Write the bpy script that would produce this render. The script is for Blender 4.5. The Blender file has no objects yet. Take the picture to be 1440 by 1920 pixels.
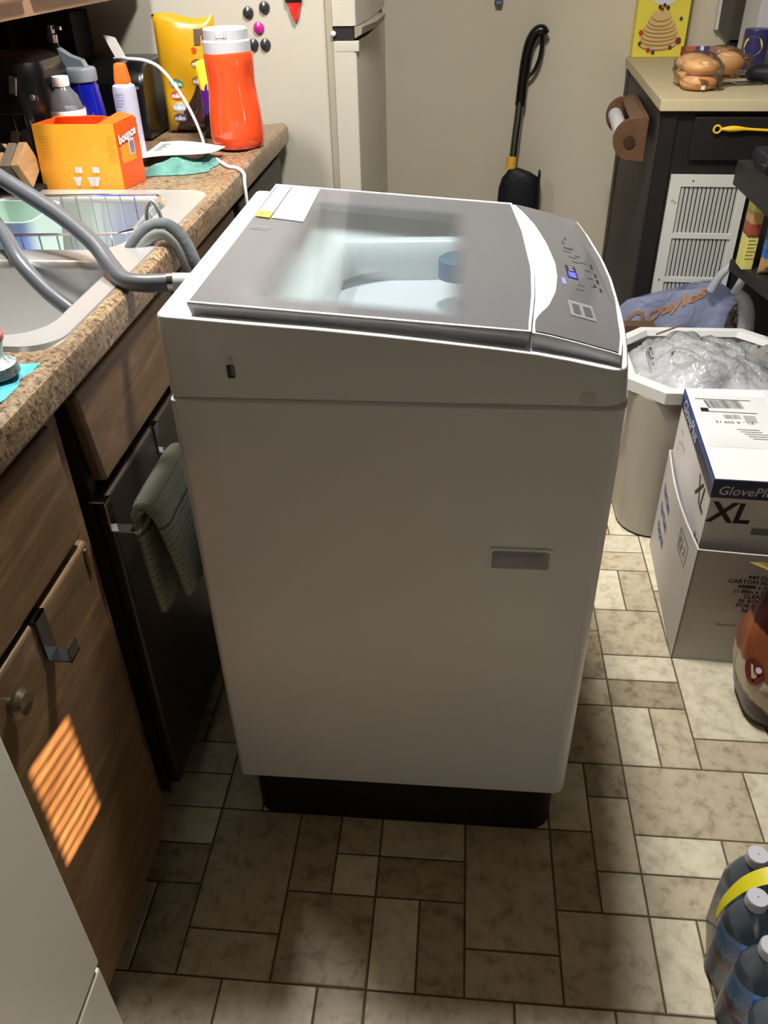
import bpy, bmesh, math, random
from mathutils import Vector, Matrix
R = random.Random(7)
SC = bpy.context.scene
COL = SC.collection
# ------------------------------------------------------------------ camera, world, lights, exposure
cd = bpy.data.cameras.new('camera'); cam = bpy.data.objects.new('camera', cd); COL.objects.link(cam)
cd.sensor_fit = 'VERTICAL'; cd.sensor_height = 32.0; cd.lens = 32.0*1548.0/1920.0; cd.clip_start = 0.02
rt = Vector((0.99596697, 0.08740161, -0.02026727)); up = Vector((-0.03387994, 0.57553988, 0.8170716)); fw = Vector((-0.083078, 0.81308967, -0.57617986))
M3 = Matrix((rt, up, -fw)).transposed()
cam.matrix_world = Matrix.Translation((-0.33207618, -1.02407064, 1.2877797)) @ M3.to_4x4()
SC.camera = cam
W = bpy.data.worlds.new('world'); SC.world = W; W.use_nodes = True
W.node_tree.nodes['Background'].inputs[0].default_value = (0.75, 0.85, 1.0, 1); W.node_tree.nodes['Background'].inputs[1].default_value = 0.5
def light(name, kind, loc, energy, color, **kw):
    l = bpy.data.lights.new(name, kind); l.energy = energy; l.color = color
    for k, v in kw.items(): setattr(l, k, v)
    o = bpy.data.objects.new(name, l); o.location = loc; COL.objects.link(o); return o
LAMP = (-0.33, 0.36, 2.22)
light('ceiling_lamp', 'AREA', LAMP, 26.0, (1.0, 0.975, 0.925), shape='DISK', size=0.24)
light('right_fill', 'POINT', (2.2, -1.35, 0.95), 3.9, (1.0, 0.93, 0.86), shadow_soft_size=0.12)  # added fill light from the right, not a lamp of the room
light('sink_lamp', 'AREA', (-1.0, 0.25, 1.80), 11.0, (1.0, 0.98, 0.94), shape='RECTANGLE', size=0.10, size_y=0.20)
sun = light('sun', 'SUN', (0.6, -2.4, 2.0), 26.0, (1.0, 0.60, 0.32), angle=math.radians(0.12))
sd = Vector((-0.6, 0.78, -0.16)).normalized(); sun.rotation_euler = sd.to_track_quat('-Z', 'Y').to_euler()
SC.view_settings.view_transform = 'Standard'; SC.view_settings.look = 'None'; SC.view_settings.exposure = 0.75
SC.view_settings.gamma = 1.0; SC.view_settings.use_curve_mapping = False
SC.cycles.max_bounces = 10; SC.cycles.transparent_max_bounces = 24; SC.cycles.sample_clamp_indirect = 6.0; SC.cycles.use_denoising = True

# ------------------------------------------------------------------ materials
def lin(c):
    def f(v):
        v /= 255.0
        return v/12.92 if v <= 0.04045 else ((v+0.055)/1.055)**2.4
    return (f(c[0]), f(c[1]), f(c[2]), 1)
MATS = {}
def nt(name):
    m = bpy.data.materials.new(name); m.use_nodes = True; t = m.node_tree; t.nodes.clear()
    out = t.nodes.new('ShaderNodeOutputMaterial'); return m, t, out
def N(t, kind, **kw):
    n = t.nodes.new(kind)
    for k, v in kw.items():
        if k.startswith('i_'):
            n.inputs[int(k[2:])].default_value = v
        else: setattr(n, k, v)
    return n
def ramp(t, fac, stops):
    r = t.nodes.new('ShaderNodeValToRGB'); e = r.color_ramp.elements
    while len(e) < len(stops): e.new(0.5)
    for i, (p, c) in enumerate(stops): e[i].position = p; e[i].color = lin(c) if len(c) == 3 else c
    t.links.new(fac, r.inputs[0]); return r.outputs[0]
def coords(t, scale=(1, 1, 1), kind='Object'):
    tc = N(t, 'ShaderNodeTexCoord'); mp = N(t, 'ShaderNodeMapping'); mp.inputs['Scale'].default_value = scale
    t.links.new(tc.outputs[kind], mp.inputs[0]); return mp.outputs[0]
def pm(name, rgb, rough=.5, metal=0., noise=None, bump=None, trans=0., alpha=1., coat=0., spec=.5, emit=0., sheen=0., subsurf=0., ior=1.45):
    """noise=(scale, rgb2, (sx,sy,sz))  bump=(scale, strength)"""
    if name in MATS: return MATS[name]
    m, t, out = nt(name); b = N(t, 'ShaderNodeBsdfPrincipled'); t.links.new(b.outputs[0], out.inputs[0])
    b.inputs['Base Color'].default_value = lin(rgb); b.inputs['Roughness'].default_value = rough; b.inputs['Metallic'].default_value = metal
    b.inputs['Transmission Weight'].default_value = trans; b.inputs['Alpha'].default_value = alpha; b.inputs['Coat Weight'].default_value = coat
    b.inputs['Coat Roughness'].default_value = .05; b.inputs['Specular IOR Level'].default_value = spec; b.inputs['IOR'].default_value = ior
    b.inputs['Sheen Weight'].default_value = sheen
    if emit: b.inputs['Emission Color'].default_value = lin(rgb); b.inputs['Emission Strength'].default_value = emit
    if noise:
        v = coords(t, noise[2] if len(noise) > 2 else (1, 1, 1)); n = N(t, 'ShaderNodeTexNoise'); n.inputs['Scale'].default_value = noise[0]; n.inputs['Detail'].default_value = 5
        t.links.new(v, n.inputs['Vector']); t.links.new(ramp(t, n.outputs[0], [(.32, rgb), (.68, noise[1])]), b.inputs['Base Color'])
    if bump:
        n = N(t, 'ShaderNodeTexNoise'); n.inputs['Scale'].default_value = bump[0]; n.inputs['Detail'].default_value = 4
        t.links.new(coords(t, bump[2] if len(bump) > 2 else (1, 1, 1)), n.inputs['Vector']); bp = N(t, 'ShaderNodeBump'); bp.inputs['Strength'].default_value = bump[1]; bp.inputs['Distance'].default_value = .004
        t.links.new(n.outputs[0], bp.inputs['Height']); t.links.new(bp.outputs[0], b.inputs['Normal'])
    MATS[name] = m; return m
def wood(name, dark, light_, scale=(9, 1.2, 9), rough=.42):
    if name in MATS: return MATS[name]
    m, t, out = nt(name); b = N(t, 'ShaderNodeBsdfPrincipled'); t.links.new(b.outputs[0], out.inputs[0]); b.inputs['Roughness'].default_value = rough
    v = coords(t, scale); n = N(t, 'ShaderNodeTexNoise'); n.inputs['Scale'].default_value = 2.2; n.inputs['Detail'].default_value = 6; n.inputs['Distortion'].default_value = 1.6
    t.links.new(v, n.inputs['Vector'])
    g = N(t, 'ShaderNodeTexNoise'); g.inputs['Scale'].default_value = 26; g.inputs['Detail'].default_value = 3; t.links.new(v, g.inputs['Vector'])
    mx = N(t, 'ShaderNodeMix'); mx.data_type = 'FLOAT'; mx.inputs[0].default_value = .3; t.links.new(n.outputs[0], mx.inputs[2]); t.links.new(g.outputs[0], mx.inputs[3])
    t.links.new(ramp(t, mx.outputs[0], [(.3, dark), (.52, tuple((a+c)/2 for a, c in zip(dark, light_))), (.7, light_)]), b.inputs['Base Color'])
    MATS[name] = m; return m
def granite():
    m, t, out = nt('granite_laminate'); b = N(t, 'ShaderNodeBsdfPrincipled'); t.links.new(b.outputs[0], out.inputs[0]); b.inputs['Roughness'].default_value = .33
    v = coords(t); n = N(t, 'ShaderNodeTexNoise'); n.inputs['Scale'].default_value = 150; n.inputs['Detail'].default_value = 6; n.inputs['Roughness'].default_value = .7; n.inputs['Distortion'].default_value = .8
    t.links.new(v, n.inputs['Vector'])
    c1 = ramp(t, n.outputs[0], [(.30, (34, 26, 20)), (.40, (76, 58, 44)), (.47, (128, 108, 86)), (.56, (152, 134, 108)), (.66, (176, 156, 126)), (.75, (96, 80, 64))])
    w = N(t, 'ShaderNodeTexNoise'); w.inputs['Scale'].default_value = 7; w.inputs['Detail'].default_value = 3; t.links.new(v, w.inputs['Vector'])
    mx = N(t, 'ShaderNodeMix'); mx.data_type = 'RGBA'; mx.blend_type = 'MULTIPLY'; mx.inputs[0].default_value = .75
    t.links.new(c1, mx.inputs[6]); t.links.new(ramp(t, w.outputs[0], [(.35, (176, 160, 146)), (.65, (255, 248, 236))]), mx.inputs[7])
    t.links.new(mx.outputs[2], b.inputs['Base Color']); return m
def tile_mat(name, base, dark):
    m, t, out = nt(name); b = N(t, 'ShaderNodeBsdfPrincipled'); t.links.new(b.outputs[0], out.inputs[0]); b.inputs['Roughness'].default_value = .46
    oi = N(t, 'ShaderNodeObjectInfo'); tc = N(t, 'ShaderNodeTexCoord'); va = N(t, 'ShaderNodeVectorMath', operation='ADD'); t.links.new(tc.outputs['Object'], va.inputs[0]); t.links.new(oi.outputs['Location'], va.inputs[1])
    n = N(t, 'ShaderNodeTexNoise'); n.inputs['Scale'].default_value = 34; n.inputs['Detail'].default_value = 7; n.inputs['Roughness'].default_value = .66; n.inputs['Distortion'].default_value = .25
    t.links.new(va.outputs[0], n.inputs['Vector'])
    c1 = ramp(t, n.outputs[0], [(.34, dark), (.5, base), (.66, tuple(min(255, int(a*1.06)) for a in base))])
    hs = N(t, 'ShaderNodeHueSaturation'); mr = N(t, 'ShaderNodeMapRange'); mr.inputs[3].default_value = .92; mr.inputs[4].default_value = 1.07
    t.links.new(oi.outputs['Random'], mr.inputs[0]); t.links.new(mr.outputs[0], hs.inputs['Value']); t.links.new(c1, hs.inputs['Color']); t.links.new(hs.outputs[0], b.inputs['Base Color'])
    f = N(t, 'ShaderNodeTexNoise'); f.inputs['Scale'].default_value = 120; f.inputs['Detail'].default_value = 3; t.links.new(va.outputs[0], f.inputs['Vector'])
    bp = N(t, 'ShaderNodeBump'); bp.inputs['Strength'].default_value = .12; bp.inputs['Distance'].default_value = .002; t.links.new(f.outputs[0], bp.inputs['Height']); t.links.new(bp.outputs[0], b.inputs['Normal'])
    return m
def film(name, tint, opac, rough=.12, milky=(235, 238, 240), ior=1.45, bump=0.):
    """thin clear plastic: mostly see-through, some milky diffuse, glossy glints"""
    m, t, out = nt(name); tr = N(t, 'ShaderNodeBsdfTransparent'); tr.inputs[0].default_value = lin(tint)
    d = N(t, 'ShaderNodeBsdfPrincipled'); d.inputs['Base Color'].default_value = lin(milky); d.inputs['Roughness'].default_value = .35
    mx = N(t, 'ShaderNodeMixShader'); mx.inputs[0].default_value = opac; t.links.new(tr.outputs[0], mx.inputs[1]); t.links.new(d.outputs[0], mx.inputs[2])
    tl_ = N(t, 'ShaderNodeBsdfTranslucent'); tl_.inputs[0].default_value = lin(milky); mt_ = N(t, 'ShaderNodeMixShader'); mt_.inputs[0].default_value = .45; t.links.new(d.outputs[0], mt_.inputs[1]); t.links.new(tl_.outputs[0], mt_.inputs[2]); t.links.new(mt_.outputs[0], mx.inputs[2])
    g = N(t, 'ShaderNodeBsdfGlossy'); g.inputs['Roughness'].default_value = rough
    if bump:
        n_ = N(t, 'ShaderNodeTexNoise'); n_.inputs['Scale'].default_value = bump; n_.inputs['Detail'].default_value = 2; n_.inputs['Distortion'].default_value = 1.2; t.links.new(coords(t), n_.inputs['Vector']); b_ = N(t, 'ShaderNodeBump'); b_.inputs['Strength'].default_value = .9; b_.inputs['Distance'].default_value = .01; t.links.new(n_.outputs[0], b_.inputs['Height'])
        for q_ in (d, g, tl_): t.links.new(b_.outputs[0], q_.inputs['Normal'])
    fr = N(t, 'ShaderNodeFresnel'); fr.inputs[0].default_value = ior; m2 = N(t, 'ShaderNodeMixShader'); t.links.new(fr.outputs[0], m2.inputs[0]); t.links.new(mx.outputs[0], m2.inputs[1]); t.links.new(g.outputs[0], m2.inputs[2])
    t.links.new(m2.outputs[0], out.inputs[0]); return m
def lid_glass():
    """grey-printed tempered glass with a see-through window whose print fades out at the edges"""
    m, t, out = nt('printed_glass'); tc = N(t, 'ShaderNodeTexCoord'); sx = N(t, 'ShaderNodeSeparateXYZ'); t.links.new(tc.outputs['Generated'], sx.inputs[0])
    def ss(sock, a, b_):
        r = N(t, 'ShaderNodeMapRange', interpolation_type='SMOOTHSTEP'); r.inputs[1].default_value = a; r.inputs[2].default_value = b_; t.links.new(sock, r.inputs[0]); return r.outputs[0]
    def mul(a, b_):
        x = N(t, 'ShaderNodeMath', operation='MULTIPLY'); t.links.new(a, x.inputs[0])
        if isinstance(b_, float): x.inputs[1].default_value = b_
        else: t.links.new(b_, x.inputs[1])
        return x.outputs[0]
    w = mul(mul(ss(sx.outputs[0], .13, .26), ss(sx.outputs[0], .80, .70)), mul(ss(sx.outputs[1], .03, .10), ss(sx.outputs[1], .88, .80)))
    gray = N(t, 'ShaderNodeBsdfPrincipled'); gray.inputs['Base Color'].default_value = lin((90, 91, 94)); gray.inputs['Roughness'].default_value = .42; gray.inputs['Specular IOR Level'].default_value = .3
    tr = N(t, 'ShaderNodeBsdfTransparent'); tr.inputs[0].default_value = lin((230, 238, 240))
    mx = N(t, 'ShaderNodeMixShader'); t.links.new(mul(w, .70), mx.inputs[0]); t.links.new(gray.outputs[0], mx.inputs[1]); t.links.new(tr.outputs[0], mx.inputs[2])
    g = N(t, 'ShaderNodeBsdfGlossy'); g.inputs['Roughness'].default_value = .06; fr = N(t, 'ShaderNodeFresnel'); fr.inputs[0].default_value = 1.35
    m2 = N(t, 'ShaderNodeMixShader'); t.links.new(fr.outputs[0], m2.inputs[0]); t.links.new(mx.outputs[0], m2.inputs[1]); t.links.new(g.outputs[0], m2.inputs[2]); t.links.new(m2.outputs[0], out.inputs[0]); return m
def split_mat(name, stops, axis='z', kind='Generated', rough=.4, noise=0., coat=0.):
    """hard colour bands printed along one generated axis"""
    m, t, out = nt(name); b = N(t, 'ShaderNodeBsdfPrincipled'); t.links.new(b.outputs[0], out.inputs[0]); b.inputs['Roughness'].default_value = rough; b.inputs['Coat Weight'].default_value = coat
    tc = N(t, 'ShaderNodeTexCoord'); sx = N(t, 'ShaderNodeSeparateXYZ'); t.links.new(tc.outputs[kind], sx.inputs[0]); s = sx.outputs['xyz'.index(axis)]
    if noise:
        n = N(t, 'ShaderNodeTexNoise'); n.inputs['Scale'].default_value = 6; t.links.new(tc.outputs[kind], n.inputs['Vector'])
        a = N(t, 'ShaderNodeMath', operation='MULTIPLY_ADD'); a.inputs[1].default_value = noise; t.links.new(n.outputs[0], a.inputs[0]); t.links.new(s, a.inputs[2]); s = a.outputs[0]
    r = t.nodes.new('ShaderNodeValToRGB'); r.color_ramp.interpolation = 'CONSTANT'; e = r.color_ramp.elements
    while len(e) < len(stops): e.new(.5)
    for i, (p, c) in enumerate(stops): e[i].position = p; e[i].color = lin(c)
    t.links.new(s, r.inputs[0]); t.links.new(r.outputs[0], b.inputs['Base Color']); return m

WHITE = pm('appliance_white', (226, 228, 233), .28, coat=.25)
BASEB = pm('washer_black', (14, 14, 15), .45)
CHROME = pm('chrome', (225, 225, 228), .12, metal=1)
STEEL = pm('stainless', (224, 224, 222), .30, metal=.78, bump=(60, .05, (1, 14, 1)))
BLACKP = pm('black_plastic', (12, 12, 14), .3, coat=.3)
BLACKM = pm('black_matte', (20, 19, 20), .6)
PAPER = pm('white_paper', (214, 214, 213), .7)
INK = pm('black_ink', (28, 26, 26), .6)
GREYINK = pm('grey_ink', (120, 118, 118), .6)
WOODC = wood('cabinet_wood', (78, 58, 38), (138, 108, 74))
WOODD = wood('dark_wood', (34, 27, 21), (54, 42, 32))
UPW = wood('upper_wood', (128, 98, 74), (158, 126, 98))
GRAN = granite()
WALLM = pm('wall_paint', (206, 196, 174), .85, noise=(3, (211, 202, 181)), bump=(180, .06))
CEILM = pm('ceiling_paint', (186, 180, 168), .9)
TM = [tile_mat('tile_light', (216, 207, 181), (190, 179, 152)), tile_mat('tile_medium', (194, 181, 154), (158, 143, 117)), tile_mat('tile_dark', (172, 158, 131), (128, 113, 91))]

# ------------------------------------------------------------------ building helpers
ORG = {}
class MB:
    def __init__(s): s.b = bmesh.new()
    def box(s, lo, hi, bev=0., seg=2, mat=None):
        r = bmesh.ops.create_cube(s.b, size=1.0); vs = r['verts']
        lo, hi = Vector(lo), Vector(hi); c, d = (lo+hi)/2, hi-lo
        for v in vs: v.co = Vector((v.co.x*d.x, v.co.y*d.y, v.co.z*d.z)) + c
        if bev:
            es = list({e for v in vs for e in v.link_edges}); rr = bmesh.ops.bevel(s.b, geom=es, offset=bev, segments=seg, affect='EDGES', profile=.5)
            vs = list({v for f in rr['faces'] for v in f.verts} | {v for v in vs if v.is_valid})
        if mat is not None:
            for v in vs: v.co = mat @ v.co
        return s
    def obox(s, c, ax, ay, az, bev=0.):
        ax, ay, az = Vector(ax), Vector(ay), Vector(az); L = (ax.length, ay.length, az.length)
        m = Matrix((ax.normalized(), ay.normalized(), az.normalized())).transposed().to_4x4(); m.translation = Vector(c)
        return s.box([-l/2 for l in L], [l/2 for l in L], bev, mat=m)
    def loft(s, rings, cap0=True, cap1=True, closed=True):
        V = [[s.b.verts.new(p) for p in r] for r in rings]; n = len(V[0])
        for a, b in zip(V, V[1:]):
            for i in range(n if closed else n-1):
                j = (i+1) % n
                try: s.b.faces.new((a[i], a[j], b[j], b[i]))
                except ValueError: pass
        if closed and cap0: s.b.faces.new(V[0][::-1])
        if closed and cap1: s.b.faces.new(V[-1])
        return s
    def lathe(s, prof, c=(0, 0, 0), n=28, axis=(0, 0, 1), cap=True):
        q = Vector((0, 0, 1)).rotation_difference(Vector(axis).normalized()); c = Vector(c)
        return s.loft([[c + q @ Vector((r*math.cos(2*math.pi*i/n), r*math.sin(2*math.pi*i/n), z)) for i in range(n)] for r, z in prof], cap, cap)
    def cyl(s, a, b, r, r2=None, n=20):
        a, b = Vector(a), Vector(b); L = (b-a).length
        return s.lathe([(r, 0), (r if r2 is None else r2, L)], a, n, b-a)
    def tube(s, pts, r, n=12, ripple=None):
        P = [Vector(p) for p in pts]; rings = []; u = None
        for i, p in enumerate(P):
            tg = ((P[min(i+1, len(P)-1)] - P[max(i-1, 0)])).normalized()
            if u is None: u = tg.orthogonal().normalized()
            else: u = (u - tg*u.dot(tg)).normalized()
            w = tg.cross(u); rr = r(i/(len(P)-1)) if callable(r) else r
            if ripple: rr += ripple*(1 if i % 2 else -1)
            rings.append([p + rr*(math.cos(2*math.pi*k/n)*u + math.sin(2*math.pi*k/n)*w) for k in range(n)])
        return s.loft(rings)
    def prism(s, poly, d, f=None):
        """poly of 3-D points extruded by vector d"""
        d = Vector(d); return s.loft([[Vector(p) for p in poly], [Vector(p)+d for p in poly]])
    def grid(s, fn, nu, nv):
        V = [[s.b.verts.new(fn(i/nu, j/nv)) for j in range(nv+1)] for i in range(nu+1)]
        for i in range(nu):
            for j in range(nv): s.b.faces.new((V[i][j], V[i+1][j], V[i+1][j+1], V[i][j+1]))
        return s
    def raw(s, verts, faces):
        V = [s.b.verts.new(v) for v in verts]
        for f in faces:
            try: s.b.faces.new([V[i] for i in f])
            except ValueError: pass
        return s
    def sphere(s, c, r, u=16, v=10, sc=(1, 1, 1)):
        m = Matrix.Translation(c) @ Matrix.Diagonal((sc[0], sc[1], sc[2], 1)); bmesh.ops.create_uvsphere(s.b, u_segments=u, v_segments=v, radius=r, matrix=m); return s
def catmull(P, k=6):
    P = [Vector(p) for p in P]; o = []
    for i in range(len(P)-1):
        p0, p1, p2, p3 = P[max(i-1, 0)], P[i], P[i+1], P[min(i+2, len(P)-1)]
        for j in range(k):
            t = j/k; o.append(.5*((2*p1)+(p2-p0)*t+(2*p0-5*p1+4*p2-p3)*t*t+(3*p1-p0-3*p2+p3)*t**3))
    o.append(P[-1]); return o
def smooth(me, ang=40):
    for p in me.polygons: p.use_smooth = True
    try: me.set_sharp_from_angle(angle=math.radians(ang))
    except Exception: pass
def obj(name, mb, mat, parent=None, ang=40, flat=False, fix=True):
    """link a mesh written in its thing's frame as one object; its origin goes to the mesh's base centre"""
    me = bpy.data.meshes.new(name)
    if isinstance(mb, MB):
        if fix: bmesh.ops.recalc_face_normals(mb.b, faces=mb.b.faces[:])
        mb.b.to_mesh(me); mb.b.free()
    else: me.from_pydata(mb[0], [], mb[1])
    xs = [v.co for v in me.vertices]; lo = Vector([min(v[i] for v in xs) for i in range(3)]); hi = Vector([max(v[i] for v in xs) for i in range(3)])
    c = Vector(((lo.x+hi.x)/2, (lo.y+hi.y)/2, lo.z))
    me.transform(Matrix.Translation(-c)); me.materials.append(mat)
    if not flat: smooth(me, ang)
    o = bpy.data.objects.new(name, me); COL.objects.link(o); ORG[o] = c
    if not flat and len(me.polygons) < 1500: w_ = o.modifiers.new('weighted', 'WEIGHTED_NORMAL'); w_.keep_sharp = True
    if parent is not None: o.parent = parent; o.location = c - ORG[parent]
    else: o.location = c
    return o
def tag(o, label=None, cat=None, group=None, kind=None):
    if label: o['label'] = label
    if cat: o['category'] = cat
    if group: o['group'] = group
    if kind: o['kind'] = kind
    return o
def thing(name, label, cat, loc=(0, 0, 0), rotz=0., group=None, local=False):
    o = bpy.data.objects.new(name, None); o.empty_display_size = .05; COL.objects.link(o); o.location = loc; o.rotation_euler = (0, 0, rotz)
    ORG[o] = Vector((0, 0, 0)) if local else Vector(loc)
    return tag(o, label, cat, group)
def struct(name, mb, mat, **k): return tag(obj(name, mb, mat, **k), kind='structure')
def text(name, s, fn, mat, parent, size=1., bold=0., shear=0., align='CENTER'):
    """flat lettering; fn maps the letter plane (u,v) to a 3-D point on the surface"""
    cu = bpy.data.curves.new('lettering', 'FONT'); cu.body = s; cu.size = size; cu.align_x = align; cu.resolution_u = 2; cu.offset = bold; cu.shear = shear
    tmp = bpy.data.objects.new('lettering', cu); COL.objects.link(tmp); dg = bpy.context.evaluated_depsgraph_get(); dg.update()
    me0 = bpy.data.meshes.new_from_object(tmp.evaluated_get(dg)); COL.objects.unlink(tmp); bpy.data.objects.remove(tmp)
    V = [fn(v.co.x, v.co.y) for v in me0.vertices]; F = [list(p.vertices) for p in me0.polygons]
    bpy.data.meshes.remove(me0); bpy.data.curves.remove(cu)
    return obj(name, (V, F), mat, parent, flat=True)
def plane_fn(o, u, v, sc=1.):
    o, u, v = Vector(o), Vector(u).normalized()*sc, Vector(v).normalized()*sc
    return lambda a, b: o + u*a + v*b
def quad(o, u, v): o, u, v = Vector(o), Vector(u), Vector(v); return MB().raw([o, o+u, o+u+v, o+v], [(0, 1, 2, 3)])
def bars(o, u, v, n, seed=1, fill=.5):
    """barcode: n vertical bars inside the rectangle o,u,v"""
    r = random.Random(seed); m = MB(); o, u, v = Vector(o), Vector(u), Vector(v); x = 0.; step = 1./n
    for i in range(n):
        w = step*(fill*.6 + r.random()*fill*.8); a = o+u*x; m.raw([a, a+u*w, a+u*w+v, a+v], [(0, 1, 2, 3)]); x += step
    return m
def rrect(x0, y0, x1, y1, r, n=5, rb=None):
    P = []; R_ = r; rb = r if rb is None else rb
    for cx, cy, a0, r in ((x1-R_, y1-R_, 0, R_), (x0+rb, y1-rb, 90, rb), (x0+rb, y0+rb, 180, rb), (x1-R_, y0+R_, 270, R_)):
        for k in range(n+1):
            a = math.radians(a0+90*k/n); P.append((cx+r*math.cos(a), cy+r*math.sin(a)))
    return P
def interp(T, x):
    if x <= T[0][0]: return T[0][1]
    for (a, fa), (b, fb) in zip(T, T[1:]):
        if x <= b: return fa+(fb-fa)*(x-a)/(b-a)
    return T[-1][1]
def boolean(o, cutters):
    for c in cutters:
        me = bpy.data.meshes.new('cut'); bmesh.ops.recalc_face_normals(c.b, faces=c.b.faces[:]); c.b.to_mesh(me); c.b.free(); co = bpy.data.objects.new('cut', me); COL.objects.link(co)
        md = o.modifiers.new('b', 'BOOLEAN'); md.object = co; md.operation = 'DIFFERENCE'; md.solver = 'EXACT'
        bpy.context.view_layer.update(); dg = bpy.context.evaluated_depsgraph_get(); me2 = bpy.data.meshes.new_from_object(o.evaluated_get(dg)); o.modifiers.remove(md); o.data = me2
        COL.objects.unlink(co); bpy.data.objects.remove(co)
    smooth(o.data, 40)

# ------------------------------------------------------------------ room
XL, XR, YB, YF, ZC = -1.40, 2.6, 2.30, -4.00, 2.40
floor = struct('floor', MB().box((XL-.1, YF-.1, -.06), (XR+.1, YB+.1, -.0022)), pm('grout', (104, 92, 70), .8, noise=(30, (84, 74, 56))))
struct('wall_left', MB().box((XL-.1, YF-.1, 0), (XL, YB+.1, ZC)), WALLM)
struct('wall_back', MB().box((XL, YB, 0), (XR, YB+.1, ZC)), WALLM)
DIMWALLM = wood('bounce_cut_brown', (58, 44, 34), (84, 64, 48), (4, 4, .8), .6)  # unseen walls given a dark brown finish to cut bounce light
struct('wall_right', MB().box((XR, YF-.1, 0), (XR+.1, YB+.1, ZC)), DIMWALLM)
struct('ceiling', MB().box((XL-.1, YF-.1, ZC), (XR+.1, YB+.1, ZC+.1)), CEILM)
# blinds that let the low sun through: the lit patch (y .. z on the cabinet door) traced back along the sun
sun_at = lambda y, z: (-.772+.6*(y-YF)/.78, z+.16*(y-YF)/.78)
wx0, wz0 = sun_at(-.513, .385); wx1, wz1 = sun_at(-.399, .545)
struct('wall_front', MB().box((XL, YF-.012, 0), (wx0, YF, ZC)).box((wx1, YF-.012, 0), (XR, YF, ZC)).box((wx0, YF-.012, 0), (wx1, YF, wz0)).box((wx0, YF-.012, wz1), (wx1, YF, ZC)), DIMWALLM)
win = struct('window_1', MB().box((wx0-.03, YF, wz0-.03), (wx0, YF+.012, wz1+.03)).box((wx1, YF, wz0-.03), (wx1+.03, YF+.012, wz1+.03)).box((wx0, YF, wz0-.03), (wx1, YF+.012, wz0)).box((wx0, YF, wz1), (wx1, YF+.012, wz1+.03)), PAPER)
k = 0; z = wz0+.006
while z < wz1:
    obj('slat', MB().obox(((wx0+wx1)/2, YF-.006, z), (wx1-wx0-.004, 0, 0), (0, .0075, .0030), (0, -.0004, .0010)), PAPER, win); z += .0178
struct('baseboard_back', MB().box((-.55, YB-.014, 0), (.19, YB, .09), .004), PAPER)
# floor tiles laid on a 73 mm module: (i0, j0, i1, j1, tone), j runs towards the camera
U = .0728
T = [(0,0,3,2,1),(0,2,2,3,0),(2,2,4,3,1),(0,3,3,4,1),(0,4,1,6,0),(1,4,2,6,1),(3,0,5,2,0),(-9,6,-7,8,0),(-7,6,-6,8,2),(-6,6,-3,8,1),(-3,6,-1,7,0),(-1,6,1,8,1),(-12,6,-9,8,1),
(0,-2,1,0,0),(1,-2,2,0,1),(2,-4,4,-1,0),(2,-1,5,0,1),(0,-3,2,-2,2),(0,-4,2,-3,0),(0,-6,2,-4,1),(0,-8,1,-6,0),(1,-8,2,-6,1),(-1,-9,2,-8,1),(-1,-10,2,-9,0),(2,-10,3,-7,0),(2,-7,3,-4,1),
(-2,-5,0,-3,2),(-2,-3,0,-2,1),(-2,-2,0,0,2),(-2,0,-1,2,0),(-1,0,0,1,2),(-1,1,0,3,1),(-1,3,0,4,0),(-2,2,-1,4,2),(-2,4,0,6,1),(-4,2,-2,5,1),(-4,5,-2,6,1),(-6,2,-4,3,0),(-6,3,-4,4,2),(-6,4,-5,6,0),(-5,4,-4,6,2),
(-7,2,-6,3,1),(-7,3,-6,4,0),(-8,2,-7,4,2),(-8,4,-6,6,2),(-10,2,-8,5,1),(-10,5,-8,6,1),(-12,2,-10,3,0),(-12,3,-10,4,2),(-12,4,-11,6,1),(-11,4,-10,6,2)]
occ = set()
for a, b, c, d, k in T:
    for i in range(a, c):
        for j in range(b, d): occ.add((i, j))
I0, I1, J0, J1 = -16, 24, -31, 29
near = []
for j in range(J0, J1):
    for i in range(I0, I1):
        if (i, j) in occ: continue
        for (w, h) in R.sample([(2, 2), (1, 2), (2, 1), (3, 2), (2, 1), (1, 2)], 6)+[(1, 1)]:
            cells = [(i+p, j+q) for p in range(w) for q in range(h)]
            if all(c not in occ and c[0] < I1 and c[1] < J1 for c in cells):
                occ.update(cells); T.append((i, j, i+w, j+h, R.choice([0, 1, 1, 2]))); break
def tile_mb(m, w, h, x, y, seed=0):
    g, b = .0016, .0018; dz = .0006*((seed*37) % 5-2)/2
    o = [(x+g, y-h+g), (x+w-g, y-h+g), (x+w-g, y-g), (x+g, y-g)]; i_ = [(x+g+b, y-h+g+b), (x+w-g-b, y-h+g+b), (x+w-g-b, y-g-b), (x+g+b, y-g-b)]
    return m.loft([[(a, c, -.003) for a, c in o], [(a, c, -.0013) for a, c in o], [(a, c, 0+min(0, dz)) for a, c in i_]], cap0=False)
parts, far = [], []
for q in T: (parts if (-13 <= q[0] <= 8 and -14 <= q[1] <= 9) else far).append(q)
parts.sort(key=lambda q: abs(q[1]-2)*.7+abs(q[0]+2)); far += parts[296:]; parts = parts[:296]
CACHE = {}
for n_, (a, b, c, d, k) in enumerate(parts):
    key = (c-a, d-b, k, n_ % 3)
    if key not in CACHE: CACHE[key] = obj('tile', tile_mb(MB(), (c-a)*U, (d-b)*U, 0, 0, n_ % 3), TM[k], floor, flat=True); o = CACHE[key]; base = o
    else: o = bpy.data.objects.new('tile', CACHE[key].data); COL.objects.link(o); o.parent = floor
    ce = Vector(((a+c)/2*U, -(b+d)/2*U, -.003)); ORG[o] = ce; o.location = ce - ORG[floor]
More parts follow.
